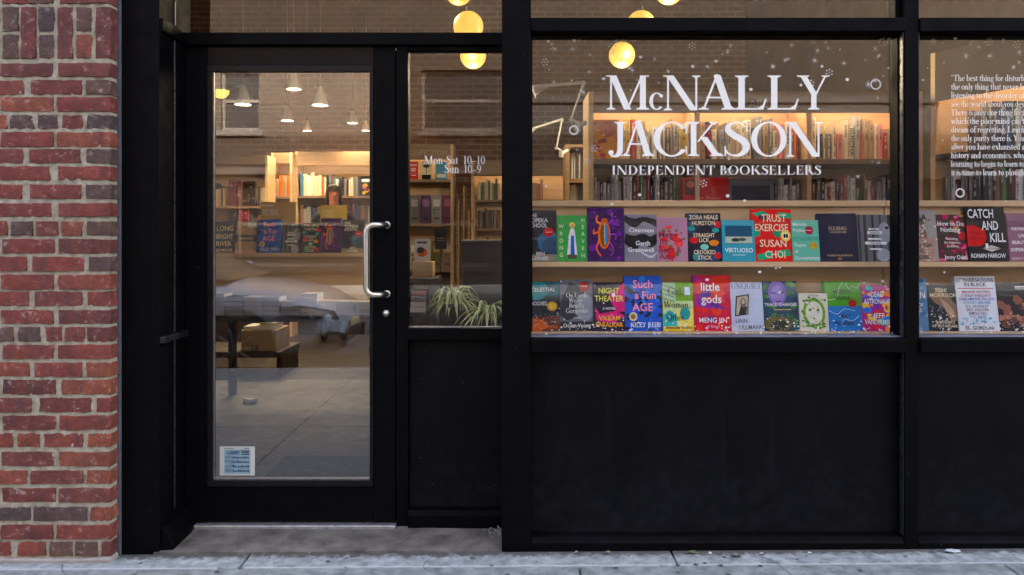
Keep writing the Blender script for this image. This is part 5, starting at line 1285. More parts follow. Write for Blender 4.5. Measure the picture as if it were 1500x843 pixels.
# cardboard box under the table
YX = 3.6
bx0, bx1 = P(353, 0, YX)[0], P(405, 0, YX)[0]; zx0 = .25; zx1 = P(0, 484, YX)[1]
plat = tag(empty('low_platform', ((bx0 + bx1) / 2, YX + .2, .03)), 'low wooden platform on the floor beyond the table', 'platform')
PLAT = worn('stained_platform', (.03, .02, .013), (.05, .034, .022), 5, .6)
child(box('deck', PLAT, None, bx0 - .5, bx1 + .05, YX - .05, YX + .55, .2, .249, .003), plat)
for a in (bx0 - .48, bx1):
    child(box('foot', PLAT, None, a, a + .05, YX, YX + .5, .03, .1995, .003), plat)
CARD = worn('cardboard', (.30, .20, .12), (.38, .26, .16), 6, .85)
bo = tag(box('cardboard_box', CARD, None, bx0, bx1, YX, YX + .38, zx0, zx1, .004), 'brown cardboard box numbered in black under the book table', 'box')
v_, f_, ln = sans('68'); m = MB(); s_ = P(0, 505, YX)[1] - P(0, 513, YX)[1]; X0 = P(367, 0, YX)[0]; kx = s_ * 1.15
m.raw([(X0 + q[0] * kx, YX - .001, P(0, 513.5, YX)[1] + q[1] * s_) for q in v_], f_)
for i in range(6):
    xx = X0 - .04 + i * .045; zz = P(0, 521, YX)[1]
    m.face([(xx, YX - .001, zz), (xx + .03, YX - .001, zz), (xx + .026, YX - .001, zz + .03), (xx + .006, YX - .001, zz + .025)])
m.build('box_print', DARKINK, bo)
for q, (a, c) in enumerate((((355, 402), 'white'), ((378, 402), 'cream'), ((372, 396), 'silver'))):
    x0, x1 = P(a[0], 0, YX)[0], P(a[1], 0, YX)[0]
    o = box('book', SP_M[c], None, x0, x1, YX + .03 + .01 * q, YX + .26, zx1 + .001 + q * .031, zx1 + .03 + q * .031, .002)
    tag(o, f'{c} book lying flat, {ordinal(q + 1)} from the bottom on the cardboard box', 'book', 'books on the cardboard box')
# crumpled tissue on the floor
cr = MB(); rr = random.Random(4)
cxp, czp = P(368, 0, 2.9)
nn_ = 14
vv = [(rr.uniform(.2, 1) * .075 * math.cos(k * .9), rr.uniform(.2, 1) * .05 * math.sin(k * .9), rr.uniform(0, .04)) for k in range(40)]
for k in range(60):
    a, b_, c = rr.sample(vv, 3); cr.face([a, b_, c])
o = cr.build('crumpled_tissue', WHITE); o.location = (P(368, 0, 2.55)[0], 2.55, .031)
tag(o, 'crumpled white tissue lying on the shop floor behind the door', 'tissue')

# ---------------------------------------------------------------- lamps
CONE = worn('lamp_enamel', (.72, .70, .64), (.82, .80, .74), 6, .4)
BULB = emit('warm_bulb', (1.0, .86, .62), 1.6)
def pendant(px, py, hpx, Y, label, power=9):
    s = (3 + Y) / F
    h = hpx * s; x, z = P(px, py + hpx / 2, Y)
    r = h * .40
    root = tag(empty('pendant_lamp', (x, Y, z)), label, 'lamp', 'cone pendant lamps hanging in the shop')
    MB().lathe([(r, 0), (r * 1.02, .004), (r * .42, h * .82), (r * .40, h * .9), (r * .16, h), (0, h)], n=24).lathe([(r * .97, .002), (r * .38, h * .8), (0, h * .8)], n=24).build('shade', CONE, root)
    MB().lathe([(0, .012), (r * .8, .014), (r * .8, .02), (0, .03)], n=20).build('bulb', BULB, root)
    MB().tube([(0, 0, h), (0, 0, 4.9 - z)], .004, 6).build('cord', flat((.5, .46, .4)), root)
    MB().tube([(0, 0, h * .86), (-r * .75, 0, h * .9)], r * .1, 8).build('knob', CONE, root)
    l = bpy.data.lights.new('lamp_light', 'SPOT'); l.energy = power; l.color = (1, .76, .46); l.spot_size = R(130); l.spot_blend = .8; l.shadow_soft_size = .05
    lo = bpy.data.objects.new('lamp_light', l); col.objects.link(lo); lo.parent = root; lo.location = (0, 0, -.01)
for a in ((356, 139, 30, 5.0, 'cone pendant lamp nearest the left edge of the door glass'), (430.5, 118, 27, 4.6, 'highest cone pendant lamp in the middle of the door glass'), (469, 140, 30, 5.0, 'cone pendant lamp right of the highest one behind the door'), (421, 166, 23, 6.0, 'cone pendant lamp below and left of the highest one'), (450, 184, 16, 6.9, 'smallest low cone pendant lamp in the middle of the door glass'), (516.5, 171, 20, 6.2, 'cone pendant lamp near the right edge of the door glass'), (536, 184, 16, 6.9, 'low cone pendant lamp half cut by the door stile')):
    pendant(*a[:4], a[4], 5.5)
GLOBE = emit('globe_glow', (1.0, .54, .07), .055)
gt = GLOBE.node_tree
gt.nodes['Principled BSDF'].inputs['Base Color'].default_value = (.05, .03, .005, 1)
gt.links.new(ramp(gt, noise(gt, coords(gt), 9, 5), [(.3, (.85, .40, .035)), (.55, (1.0, .56, .08)), (.75, (1.0, .66, .16))]), gt.nodes['Principled BSDF'].inputs['Emission Color'])
for px, py, r, Y, lab in ((672, -12, 20, 2.1, 'topmost yellow globe lamp above the sidelight, cut by the photo edge'), (686, 39, 22, 2.1, 'yellow globe lamp just above the transom rail over the sidelight'), (693, 82, 19, 2.3, 'yellow globe lamp below the transom rail in the sidelight'), (911, 81, 19, 2.3, 'lowest yellow globe lamp in the large window'), (939, 37, 21, 2.1, 'yellow globe lamp crossed by the rail over the large window'), (980, -14, 21, 2.0, 'topmost yellow globe lamp above the large window')):
    X_, Z_ = P(px, py, Y); rr_ = r * (3 + Y) / F
    root = tag(empty('globe_lamp', (X_, Y, Z_)), lab, 'lamp', 'yellow globe lamps')
    MB().lathe([(rr_ * math.sin(math.pi * k / 16) + (1e-5 if k in (0, 16) else 0), -rr_ * math.cos(math.pi * k / 16)) for k in range(17)], n=28).build('globe', GLOBE, root)
    MB().lathe([(.015, rr_ * .98), (.015, rr_ + .03), (0, rr_ + .03)], n=12).build('cap', flat((.02, .02, .02)), root)
    MB().tube([(0, 0, rr_ + .03), (0, 0, 4.9 - Z_)], .003, 6).build('cord', flat((.02, .02, .02)), root)
    l = bpy.data.lights.new('lamp_light', 'POINT'); l.energy = 1.1 if px < 750 else 1.6; l.color = (1, .80, .52); l.shadow_soft_size = .1
    lo = bpy.data.objects.new('lamp_light', l); col.objects.link(lo); lo.parent = root; lo.location = (0, 0, -rr_ - .1)
X_, Z_ = P(323, 133, 3.4); rr_ = 12.5 * 6.4 / F
root = tag(empty('bowl_lamp', (X_, 3.4, Z_)), 'greenish yellow half-bowl lamp at the left edge of the door glass', 'lamp')
MB().lathe([(rr_ * math.cos(math.pi * k / 20) if k < 10 else 1e-5, -rr_ * .78 * math.sin(math.pi * k / 20) * 1.2) for k in range(11)], n=28).build('bowl', emit('bowl_glow', (.75, .60, .08), .065), root)
MB().lathe([(rr_ * 1.0, 0), (rr_ * .97, .006), (0, .01)], n=28).build('lid', flat((.03, .03, .03)), root)
MB().tube([(0, 0, .01), (0, 0, 4.9 - Z_)], .003, 6).build('cord', flat((.03, .03, .03)), root)
# articulated white lamps
def arm_lamp(label, pts, Y, k):
    q = [Vector((*P(px, py, Y), 0)) for px, py in pts]; q = [Vector((p.x, Y, p.y)) for p in q]
    root = tag(empty('arm_lamp', q[-1]), label, 'lamp', 'white jointed arm lamps')
    rel = [p - q[-1] for p in q]
    r = .006 * k
    for a, b_ in zip(rel[1:-1], rel[2:]):
        MB().tube([a, b_], r, 8).build('arm', WHITE, root)
        o = Vector((0, .012 * k, .012 * k)); MB().tube([a + o, b_ + o], r * .45, 6).build('spring', WHITE, root)
    for p in rel[1:]:
        MB().tube([p + Vector((0, -.012 * k, 0)), p + Vector((0, .016 * k, 0))], .013 * k, 12).build('joint', WHITE, root)
    d = (rel[0] - rel[1]).normalized()
    MB().tube([rel[1], rel[1] + d * .03 * k, rel[1] + d * .07 * k, rel[0]], [.012 * k, .022 * k, .03 * k, .05 * k], 14).build('head', WHITE, root)
    MB().tube([rel[-1], rel[-1] + Vector((.0, 0, -.045 * k))], .018 * k, 12).build('base', WHITE, root)
    MB().tube([rel[-1] + Vector((0, 0, -.02)), rel[-1] + Vector((.05 * k, .04, .01))], .014 * k, 10).build('clamp', WHITE, root)
WHITE_ = WHITE; WHITE = flat((.5, .5, .48), .5)
arm_lamp('white jointed arm lamp clamped at the left end of the lit bookcase', [(781, 133), (799, 127), (855, 122), (837, 176), (846, 181)], 1.45, 1.0)
arm_lamp('small far jointed arm lamp below the nearer white one', [(770, 197), (782, 189), (823, 176), (815, 217), (822, 222)], 2.3, .9)

WHITE = WHITE_
# ---------------------------------------------------------------- spider plants by the sidelight
LEAFG = worn('leaf_green', (.10, .19, .05), (.16, .27, .08), 10, .5)
LEAFY = worn('leaf_cream', (.66, .68, .24), (.8, .8, .38), 10, .5)
pb = tag(empty('plant_bench', (P(680, 0, .5)[0], .5, .03)), 'low dark bench carrying the potted plants inside the sidelight', 'bench')
zpb = P(0, 500, .45)[1]
child(box('seat', DK, None, -.62, -.06, .32, .62, zpb - .04, zpb, .003), pb)
for a in (-.60, -.08):
    child(box('leg', DK, None, a, a + .04, .40, .60, .03, zpb - .0405, .003), pb)
def spider(px, py, Y, n, L, seed, label):
    X_, Z_ = P(px, py, Y); rnd = random.Random(seed)
    root = tag(empty('spider_plant', (X_, Y, zpb + .001)), label, 'plant', 'spider plants inside the sidelight')
    h = Z_ - zpb
    MB().lathe([(.0001, 0), (.04, 0), (.055, h * .9), (.058, h * .9), (.05, h * .8), (.0001, h * .8)], n=24).build('pot', worn('terracotta', (.05, .04, .035), (.09, .07, .06), 8, .8), root)
    for k in range(n):
        a = 2 * math.pi * k / n + rnd.uniform(-.25, .25); l = L * rnd.uniform(.55, 1.05); up = rnd.uniform(.6, 2.0)
        if rnd.random() < .2: up = 1.9
        d = Vector((math.cos(a), math.sin(a) * .62, 0)); sd = Vector((-d.y, d.x, 0)).normalized(); N = 9
        m = MB()
        pts = []
        for i in range(N + 1):
            t = i / N
            p = d * l * (t * .95) * (.75 if up > 1.5 else 1) + Vector((0, 0, h * .8 + l * (up * t - (.55 + up * .75) * t * t)))
            wd = .0125 * (math.sin(math.pi * min(1, t * .85 + .18)) ** .7) * (1 - t * .55) + .0005
            pts.append((p, wd))
        for i in range(N):
            (p, wa), (q, wb) = pts[i], pts[i + 1]
            up_ = Vector((0, 0, .004))
            m.face([p - sd * wa + up_ * (wa / .0085), q - sd * wb + up_ * (wb / .0085), q - sd * wb * .38, p - sd * wa * .38], 1, True)
            m.face([p - sd * wa * .38, q - sd * wb * .38, q + sd * wb * .38, p + sd * wa * .38], 0, True)
            m.face([p + sd * wa * .38, q + sd * wb * .38, q + sd * wb + up_ * (wb / .0085), p + sd * wa + up_ * (wa / .0085)], 1, True)
        m.build('leaf', [LEAFG, LEAFY], root)
spider(664, 438, .42, 58, .19, 2, 'larger spider plant with striped arching leaves inside the sidelight')
spider(716, 462, .40, 48, .19, 5, 'smaller spider plant at the right corner of the sidelight')
standin_cab = tag(empty('stand_in_cabinet', (P(708, 0, 1.2)[0], 1.2, .03)), 'made-up dark cabinet standing in for the dark reflection at right of the sidelight', 'cabinet')  # invented piece, takes the place of a dark mass mirrored in the glass
zdc = P(0, 352, 1.2)[1]
STANDIN_CAB = worn('stand_in_cabinet_dark', (.006, .006, .007), (.014, .013, .013), 6, .5)
child(box('stand_in_carcass', STANDIN_CAB, None, P(676, 0, 1.2)[0], P(752, 0, 1.2)[0], 1.2, 1.6, .03, zdc - .021, .004), standin_cab)
child(box('top', STANDIN_CAB, None, P(674, 0, 1.2)[0], P(754, 0, 1.2)[0], 1.19, 1.61, zdc - .0205, zdc, .004), standin_cab)
for k in range(3):
    child(box('stand_in_drawer', STANDIN_CAB, None, P(678, 0, 1.2)[0], P(750, 0, 1.2)[0], 1.186, 1.1995, .08 + k * .36, .42 + k * .36, .003), standin_cab)
# a little reading table with propped books left in the sidelight
rt = tag(empty('side_table', (P(612, 0, 1.4)[0], 1.4, .03)), 'small dark side table holding books, low in the sidelight', 'table')
zrt = P(0, 408, 1.4)[1]
child(box('top', DK, None, P(588, 0, 1.4)[0], P(640, 0, 1.4)[0], 1.4, 1.7, zrt - .03, zrt, .003), rt)
child(box('shelf', DK, None, P(592, 0, 1.4)[0], P(636, 0, 1.4)[0], 1.42, 1.68, zrt - .22, zrt - .2, .003), rt)
for a in (590, 630):
    child(box('leg', DK, None, P(a, 0, 1.4)[0], P(a, 0, 1.4)[0] + .03, 1.43, 1.66, .03, zrt - .0305, .003), rt)
slabbook('white book with orange swash standing on the side table', 607, 629, 322, 355, 1.6, (220, 214, 206), .02, -.1, [('e', .5, .4, .35, .2, (206, 120, 60)), ('e', .4, .5, .25, .14, (90, 70, 70)), ('r', .15, .8, .85, .88, (90, 90, 90))]).location.z = zrt + .09
child(box('riser', PLY, None, P(604, 0, 1.55)[0], P(634, 0, 1.55)[0], 1.55, 1.68, zrt + .0005, zrt + .089, .003), rt)
slabbook('dark slate card sign beside the side table riser', 637, 654, 335, 365, 1.9, (40, 40, 40), .008, 0, [('r', .15, .5, .85, .54, (170, 160, 140)), ('r', .2, .4, .8, .43, (170, 160, 140))], cat='sign', name='card_sign').location.z = P(0, 365, 1.9)[1]
child(box('sign_post', DK, None, P(644, 0, 1.9)[0], P(647, 0, 1.9)[0], 1.902, 1.91, .03 if False else .03, P(0, 365, 1.9)[1] - .001, 0), rt)
for q in range(4):
    o = box('book', SP_M[['white', 'cream', 'grey', 'red'][q]], None, P(600, 0, 1.42)[0] + .004 * q, P(624, 0, 1.42)[0], 1.43, 1.6, zrt - .199 + q * .032, zrt - .17 + q * .032, .002)
    tag(o, f'{["white", "cream", "grey", "red"][q]} book lying in the pile on the side table shelf', 'book', 'books on the side table')
# ---------------------------------------------------------------- person in the shop
def person(label, x, y, rz):
    J = {}
    V, E, Rd = [], [], []
    def add(p, r, par=None):
        V.append(p); Rd.append(r)
        if par is not None: E.append((par, len(V) - 1))
        return len(V) - 1
    pel = add((0, 0, .98), (.15, .105)); wa = add((0, -.005, 1.14), (.135, .095), pel); ch = add((0, 0, 1.34), (.17, .11), wa); up_ = add((0, .01, 1.46), (.12, .085), ch)
    nk = add((0, 0, 1.54), (.052, .055), up_); jw = add((0, -.015, 1.61), (.06, .07), nk); hd = add((0, -.012, 1.69), (.075, .092), jw); tp = add((0, .0, 1.765), (.055, .07), hd)
    for s in (-1, 1):
        hp = add((s * .09, 0, .92), (.095, .1), pel); kn = add((s * .1, -.02, .52), (.062, .066), hp); ca = add((s * .1, 0, .36), (.056, .062), kn); an = add((s * .105, .015, .1), (.04, .045), ca); he = add((s * .105, 0, .055), (.042, .048), an); to = add((s * .115, -.15, .04), (.042, .03), he)
        sh = add((s * .19, .01, 1.42), (.07, .075), up_); el = add((s * .25, .03, 1.14), (.05, .052), sh); wr = add((s * .17, -.2, 1.12), (.034, .034), el); ha = add((s * .12, -.27, 1.14), (.036, .028), wr)
        for k, (dx, dz, ln) in enumerate(((-.03, .012, .06), (-.01, .016, .075), (.012, .014, .07), (.03, .006, .055))):
            a = add((s * (.12 - .0) + dx * .8, -.3, 1.14 + dz), (.0105, .0105), ha); add((s * .12 + dx * .8 - s * .02, -.3 - ln * .7, 1.14 + dz - .02), (.009, .009), a)
        t = add((s * .085, -.275, 1.165), (.012, .012), ha); add((s * .07, -.315, 1.185), (.01, .01), t)
    me = bpy.data.meshes.new('body'); me.from_pydata(V, E, [])
    o = bpy.data.objects.new('tmp_body', me); col.objects.link(o)
    md = o.modifiers.new('s', 'SKIN'); md.use_smooth_shade = True
    for i, d in enumerate(me.skin_vertices[0].data): d.radius = Rd[i]; d.use_root = (i == 0)
    sb_ = o.modifiers.new('d', 'SUBSURF'); sb_.levels = sb_.render_levels = 2
    dg = bpy.context.evaluated_depsgraph_get(); dg.update()
    bm = bpy.data.meshes.new_from_object(o.evaluated_get(dg))
    bpy.data.objects.remove(o)
    root = tag(empty('person', (x, y, .031)), label, 'person'); root.rotation_euler = (0, 0, rz)
    for mt in (ink(176, 122, 100), ink(34, 38, 48), worn('denim', srgb(44, 62, 92), srgb(62, 84, 120), 40, .8), ink(28, 26, 26)): bm.materials.append(mt)
    for p in bm.polygons:
        c = p.center
        p.material_index = 3 if c.z < .085 else 2 if c.z < 1.0 and abs(c.y) < .16 and not (c.y < -.1 and c.z > .9) else 0 if c.z > 1.53 or c.y < -.215 else 1
        p.use_smooth = True
    body = link('body', bm, root)
    # hair, face
    hm = MB(); N, M_ = 28, 14; vv = []
    for k in range(M_ + 1):                 # bob with a side parting: cap, longer at the back and sides, open at the face
        for q in range(N):
            a = 2 * math.pi * q / N; front = max(0, -math.sin(a))
            ss = min(1, max(0, (front - .3) / .5)); low = 1.575 + .155 * ss * ss * (3 - 2 * ss)
            t = k / M_; ph = t * math.pi * .5
            top = 1.81; z = top - (top - low) * (1 - math.cos(ph)) if t < 1 else low
            r_ = .102 * math.sin(min(1, t * 1.5) * math.pi / 2) + .006 * math.sin(a * 7 + k)
            vv.append((r_ * .92 * math.cos(a), .008 + r_ * 1.12 * math.sin(a), z))
    hm.raw(vv, [(k * N + q, (k + 1) * N + q, (k + 1) * N + (q + 1) % N, k * N + (q + 1) % N) for k in range(M_) for q in range(N)], 0, True)
    hm.build('hair', worn('hair', (.02, .011, .007), (.045, .025, .014), 40, .6, .8, 90), root)
    for s in (-1, 1):
        MB().lathe([(.0001, -.006), (.009, 0), (.0001, .006)], (s * .03, -.098, 1.70), 10).build('eye', flat((.03, .02, .02)), root)
        MB().lathe([(.0001, -.03), (.012, 0), (.0001, .03)], (s * .083, .0, 1.69), 10).build('ear', ink(176, 122, 100), root)
    MB().prism([(-.102, 1.71), (-.122, 1.665), (-.1, 1.655)], 'x', -.011, .011).build('nose', ink(176, 122, 100), root, .004)
    MB().box(-.022, .022, -.1, -.09, 1.632, 1.642).build('mouth', ink(160, 84, 80), root, .003)
    return root
person('person in dark jacket and jeans standing deep in the shop behind the door', P(489, 0, 5.9)[0], 5.9, .25)

# ---------------------------------------------------------------- parked car behind the camera, seen mirrored in the door glass
def car(label, xn, yc):
    """nose towards +X; xn = nose position, yc = centre line"""
    root = tag(empty('parked_car', (xn - 2.3, yc, -.14 + gz(xn - 2.3))), label, 'car')
    PAINT, tp, bp_ = principled('car_paint')
    bp_.inputs['Base Color'].default_value = (.30, .38, .47, 1); bp_.inputs['Roughness'].default_value = .3; bp_.inputs['Coat Weight'].default_value = 1; bp_.inputs['Coat Roughness'].default_value = .03
    DKG = flat((.012, .013, .015), .08); TYRE = flat((.02, .02, .02), .8); RIM = flat((.16, .16, .17), .4, .6); BLK = flat((.015, .015, .015), .5)
    LAMP = flat((.55, .58, .62), .05, .6)
    # lower body: stations along x (0 tail .. 4.6 nose), half width, sill, belt, deck height, crown
    stn = [(-2.28, .62, .42, .70, .90), (-2.2, .80, .32, .74, 1.0), (-1.9, .88, .24, .80, 1.05), (-1.2, .91, .22, .84, 1.04), (0, .92, .2, .84, 1.0), (.9, .915, .2, .82, .99), (1.25, .905, .2, .80, .965), (1.7, .89, .2, .76, .92), (2.0, .84, .2, .70, .84), (2.18, .74, .2, .62, .74), (2.27, .6, .22, .52, .62), (2.31, .45, .26, .44, .5)]
    m = MB(); n = 17; rings = []
    for x, hw, z0, zb, zt in stn:
        r = []
        half = [(0, z0), (.6, z0), (.9, z0 + .03), (.985, z0 + .14), (1.0, (z0 + zb) / 2), (.985, zb), (.93, zb + (zt - zb) * .45), (.7, zb + (zt - zb) * .85), (0, zt)]
        for u, z in half: r.append((x, u * hw, z))
        for u, z in half[-2:0:-1]: r.append((x, -u * hw, z))
        rings.append(r)
    n = len(rings[0]); v = [p for r in rings for p in r]
    m.raw(v, [(i * n + k, (i + 1) * n + k, (i + 1) * n + (k + 1) % n, i * n + (k + 1) % n) for i in range(len(rings) - 1) for k in range(n)], 0, True)
    m.face(rings[0], 0); m.face(rings[-1][::-1], 0)
    o = m.build('body', PAINT, root); s = o.modifiers.new('s', 'SUBSURF'); s.levels = s.render_levels = 2
    # greenhouse
    m = MB(); gh = [(-1.75, .72, 1.02, .0), (-1.1, .70, 1.02, .36), (-.5, .69, 1.0, .45), (.1, .69, 1.0, .45), (.55, .70, .99, .34), (1.22, .74, .96, .0)]
    rings = []
    for x, hw, zb, h in gh:
        rings.append([(x, hw, zb - .03), (x, hw * .97, zb + h * .35), (x, hw * .82, zb + h * .93), (x, hw * .55, zb + h), (x, -hw * .55, zb + h), (x, -hw * .82, zb + h * .93), (x, -hw * .97, zb + h * .35), (x, -hw, zb - .03)])
    v = [p for r in rings for p in r]; k8 = 8
    for i in range(len(rings) - 1):
        for k in range(7):
            m.raw([rings[i][k], rings[i + 1][k], rings[i + 1][k + 1], rings[i][k + 1]], [(0, 1, 2, 3)], 1 if (k in (0, 1, 5, 6)) or i in (0, 4) else 0, True)
    m.build('cabin', [PAINT, DKG], root)
    for s_ in (-1, 1):
        # headlight wraps the corner
        MB().raw([(1.78, s_ * .872, .70), (2.02, s_ * .80, .72), (2.24, s_ * .56, .64), (2.27, s_ * .52, .56), (2.06, s_ * .83, .60), (1.86, s_ * .89, .62)], [(0, 1, 4, 5) if s_ > 0 else (5, 4, 1, 0), (1, 2, 3, 4) if s_ > 0 else (4, 3, 2, 1)], 0)
        hl = MB(); hl.raw([(1.78, s_ * .895, .71), (2.03, s_ * .83, .72), (2.25, s_ * .60, .65), (2.29, s_ * .55, .56), (2.08, s_ * .85, .60), (1.86, s_ * .91, .63)], [(0, 1, 4, 5) if s_ > 0 else (5, 4, 1, 0), (1, 2, 3, 4) if s_ > 0 else (4, 3, 2, 1)], 0)
        q = hl.build('headlight', DKG, root); so_ = q.modifiers.new('t', 'SOLIDIFY'); so_.thickness = .04
        MB().box(2.05, 2.2, s_ * .74 - .05, s_ * .74 + .05, .615, .66).build('headlight_lens', LAMP, root, .01)
        it = MB(); it.raw([(2.12, s_ * .80, .26), (2.30, s_ * .45, .28), (2.32, s_ * .42, .42), (2.16, s_ * .78, .47)], [(0, 1, 2, 3) if s_ > 0 else (3, 2, 1, 0)]); q = it.build('air_intake', BLK, root); so_ = q.modifiers.new('t', 'SOLIDIFY'); so_.thickness = .05
        for wx in (-1.42, 1.38):
            wm = MB(); N = 28; pr = [(.2, -.1), (.3, -.105), (.325, -.08), (.33, 0), (.325, .08), (.3, .105), (.2, .1)]
            vv = [(wx + r * math.cos(2 * math.pi * k / N), s_ * .815 + d, .32 + r * math.sin(2 * math.pi * k / N)) for r, d in pr for k in range(N)]
            wm.raw(vv, [(i * N + k, i * N + (k + 1) % N, (i + 1) * N + (k + 1) % N, (i + 1) * N + k) for i in range(len(pr) - 1) for k in range(N)], 0, True)
            wo_ = wm.build('wheel', TYRE, root)
            rm = MB()
            for k in range(10):
                a = 2 * math.pi * k / 10
                rm.tube([(wx + .04 * math.cos(a), s_ * .915, .32 + .04 * math.sin(a)), (wx + .2 * math.cos(a), s_ * .918, .32 + .2 * math.sin(a))], .018, 6)
            rm.tube([(wx, s_ * .86, .32), (wx, s_ * .925, .32)], .05, 14)
            rm.build('rim', RIM, wo_)
            MB().tube([(wx, s_ * .70, .33), (wx, s_ * .903, .33)], .37, 28).build('wheel_arch', BLK, root)
        MB().tube([(.86, s_ * .90, 1.0), (.84, s_ * 1.0, 1.03)], [.05, .075], 12).build('mirror', PAINT, root)
        MB().box(-.35, -.15, s_ * .918 - .008, s_ * .918 + .008, .8, .825).build('door_handle', PAINT, root, .005)
    MB().box(2.26, 2.325, -.34, .34, .30, .43).build('grille', BLK, root, .02)
    MB().box(2.31, 2.335, -.2, .2, .45, .52).build('number_plate', flat((.6, .5, .2)), root, .005)
    return root
car('white saloon car parked at the kerb, mirrored in the door glass', -1.72, -4.75)
# ---------------------------------------------------------------- brick building across the street, mirrored in the panes
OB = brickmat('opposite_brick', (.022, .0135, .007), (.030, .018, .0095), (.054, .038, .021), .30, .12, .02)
FRM = worn('window_paint', (.05, .042, .033), (.07, .058, .046), 5, .6)
SIL = worn('stone_sill', (.05, .043, .034), (.07, .06, .05), 8, .8)
DGL = flat((.02, .019, .018), .25, 0.0, .25)
BASEP = worn('dark_shopfront_paint', (.010, .007, .005), (.018, .013, .009), 3, .6)
def building(label, X0, X1, zg, wins, shops):
    """a street front at Y=-16: painted ground floor up to zg, brick above, real openings"""
    xc = (X0 + X1) / 2
    bl = tag(empty('brick_building', (xc, -16, -.05)), label, 'building', 'buildings across the street')
    ZB = 12.5
    def wall(x0, x1, z0, z1, mt):
        if x1 - x0 > .01: MB().box(x0 - xc, x1 - xc, -.3, 0, z0, z1).build('wall', mt, bl)
    def storey(z0, z1, cols_, w0, w1, mt):
        wall(X0, X1, z0, w0, mt); wall(X0, X1, w1, z1, mt)
        xe = [X0] + [q for c in cols_ for q in c] + [X1]
        for i in range(0, len(xe), 2): wall(xe[i], xe[i + 1], w0 + .0005, w1 - .0005, mt)
        for x0, x1 in cols_:
            f = MB(); h = w1 - w0; w2 = x1 - x0
            f.box(0, .07, -.2, -.12, 0, h); f.box(w2 - .07, w2, -.2, -.12, 0, h); f.box(.0705, w2 - .0705, -.2, -.12, h - .08, h); f.box(.0705, w2 - .0705, -.2, -.12, 0, .08); f.box(.0705, w2 - .0705, -.19, -.13, h / 2 - .04, h / 2 + .04)
            wo_ = f.build('window', FRM, bl, loc=(x0 - xc, 0, w0))
            MB().box(.07, w2 - .07, -.17, -.165, .08, h - .08).build('pane', DGL, wo_)
            MB().box(-.1, w2 + .1, -.1, .08, -.14, -.001).build('sill', SIL if mt is OB else BASEP, wo_)
    storey(0, zg, shops, .5, min(2.7, zg - .3), BASEP)
    z = zg + .0005
    for cols_, w0, w1 in wins:
        storey(z, w1 + .6, cols_, w0, w1, OB); z = w1 + .6005
    wall(X0, X1, z, ZB, OB)
    MB().box(X0 - xc, X1 - xc, 0, .25, ZB + .0005, ZB + .5).build('cornice', SIL, bl, .03)
    MB().box(X0 - xc, X1 - xc, .001, .08, zg - .12, zg + .06).build('band_course', SIL if zg < 4 else BASEP, bl, .01)
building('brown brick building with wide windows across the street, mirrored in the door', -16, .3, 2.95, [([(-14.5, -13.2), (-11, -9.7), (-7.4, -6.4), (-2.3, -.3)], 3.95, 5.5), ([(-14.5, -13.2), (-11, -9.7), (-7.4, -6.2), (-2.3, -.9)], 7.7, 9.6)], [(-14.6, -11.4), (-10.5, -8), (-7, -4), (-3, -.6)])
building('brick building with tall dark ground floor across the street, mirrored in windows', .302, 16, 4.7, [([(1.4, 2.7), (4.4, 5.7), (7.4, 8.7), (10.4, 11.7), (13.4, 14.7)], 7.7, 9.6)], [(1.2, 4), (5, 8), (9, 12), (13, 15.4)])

# ---------------------------------------------------------------- litter along the foot of the shopfront
LEAFB = worn('dry_leaf', (.20, .13, .06), (.34, .25, .12), 30, .8)
GREENL = worn('green_leaf', (.10, .14, .05), (.18, .2, .08), 30, .7)
def scrap(name, label, px, Y, sx, sy, mat, rz, cat):
    x = P(px, 0, Y)[0]; m = MB(); rnd = random.Random(label)
    n = 9; pts = [(sx * math.cos(2 * math.pi * k / n) * rnd.uniform(.6, 1), sy * math.sin(2 * math.pi * k / n) * rnd.uniform(.5, 1), rnd.uniform(.001, .010)) for k in range(n)]
    c = (0, 0, .008)
    for k in range(n): m.face([c, pts[k], pts[(k + 1) % n]], 0, True)
    o = m.build(name, mat); so_ = o.modifiers.new('t', 'SOLIDIFY'); so_.thickness = .0012
    o.location = (x, Y, gz(x) + .0015); o.rotation_euler = (0, 0, rz)
    tag(o, label, cat, 'litter along the shopfront')
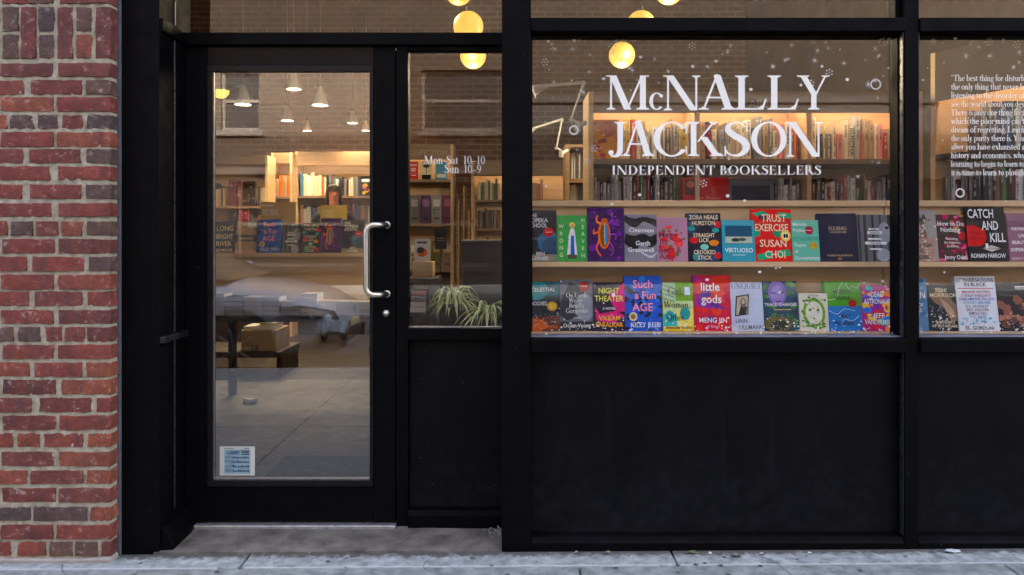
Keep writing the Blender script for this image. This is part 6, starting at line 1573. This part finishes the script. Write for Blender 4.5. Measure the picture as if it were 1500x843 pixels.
for a in (('paper_scrap', 'grey cigarette-end sized scrap left of the brown leaf', 843, -.03, .012, .006, flat((.4, .38, .34)), .1, 'litter'), ('fallen_leaf', 'small tan leaf at the foot of the large window', 891, -.03, .014, .009, LEAFB, .4, 'leaf'), ('fallen_leaf', 'green and brown leaf at the foot of the large window', 1016, -.035, .024, .011, GREENL, -.2, 'leaf'), ('fallen_leaf', 'dark dry leaf right of the green one on the pavement', 1078, -.07, .03, .012, flat((.06, .06, .06)), 0, 'leaf'), ('paper_scrap', 'tiny white paper scrap near the green leaf', 1040, -.045, .008, .005, WHITE, .5, 'litter'), ('paper_scrap', 'white paper scrap right of the dark leaf', 1115, -.05, .012, .006, WHITE, .2, 'litter'), ('paper_scrap', 'small white scrap in the middle of the pavement edge', 1186, -.05, .008, .005, WHITE, .2, 'litter'), ('paper_scrap', 'torn printed paper at the foot of the right-hand panel', 1395, -.04, .04, .014, flat((.5, .55, .56)), .1, 'litter')):
    scrap(*a)
for px, y_, sx, lab in ((660, .18, .014, 'white chip of paint on the doorstep right of the door'), (243, .06, .010, 'pale crumb by the left post on the doorstep')):
    scrap('paint_chip', lab, px, y_, sx, .006, flat((.6, .56, .5)), .3, 'litter')
# crumbling mortar heaped against the right post of the doorway
rub = MB(); rr = random.Random(9)
for k in range(60):
    t = rr.random(); x = XR - .006 - abs(rr.gauss(0, .03)); y = YD - .03 - abs(rr.gauss(0, .05)); s_ = rr.uniform(.0015, .005)
    z = .018 + rr.uniform(0, .02) * max(0, 1 - (XR - x) / .1)
    rub.raw([(x + s_ * rr.uniform(.6, 1) * a, y + s_ * rr.uniform(.6, 1) * b_, z + s_ * .8 * c) for a, b_, c in ((1, 0, 0), (-1, 0, 0), (0, 1, 0), (0, -1, 0), (0, 0, 1), (0, 0, -1))], [(0, 2, 4), (2, 1, 4), (1, 3, 4), (3, 0, 4), (2, 0, 5), (1, 2, 5), (3, 1, 5), (0, 3, 5)])
tag(rub.build('mortar_rubble', worn('rubble', (.28, .24, .2), (.42, .38, .32), 30, .9)), 'crumbled mortar heaped in the corner of the doorstep', 'rubble', kind='stuff')
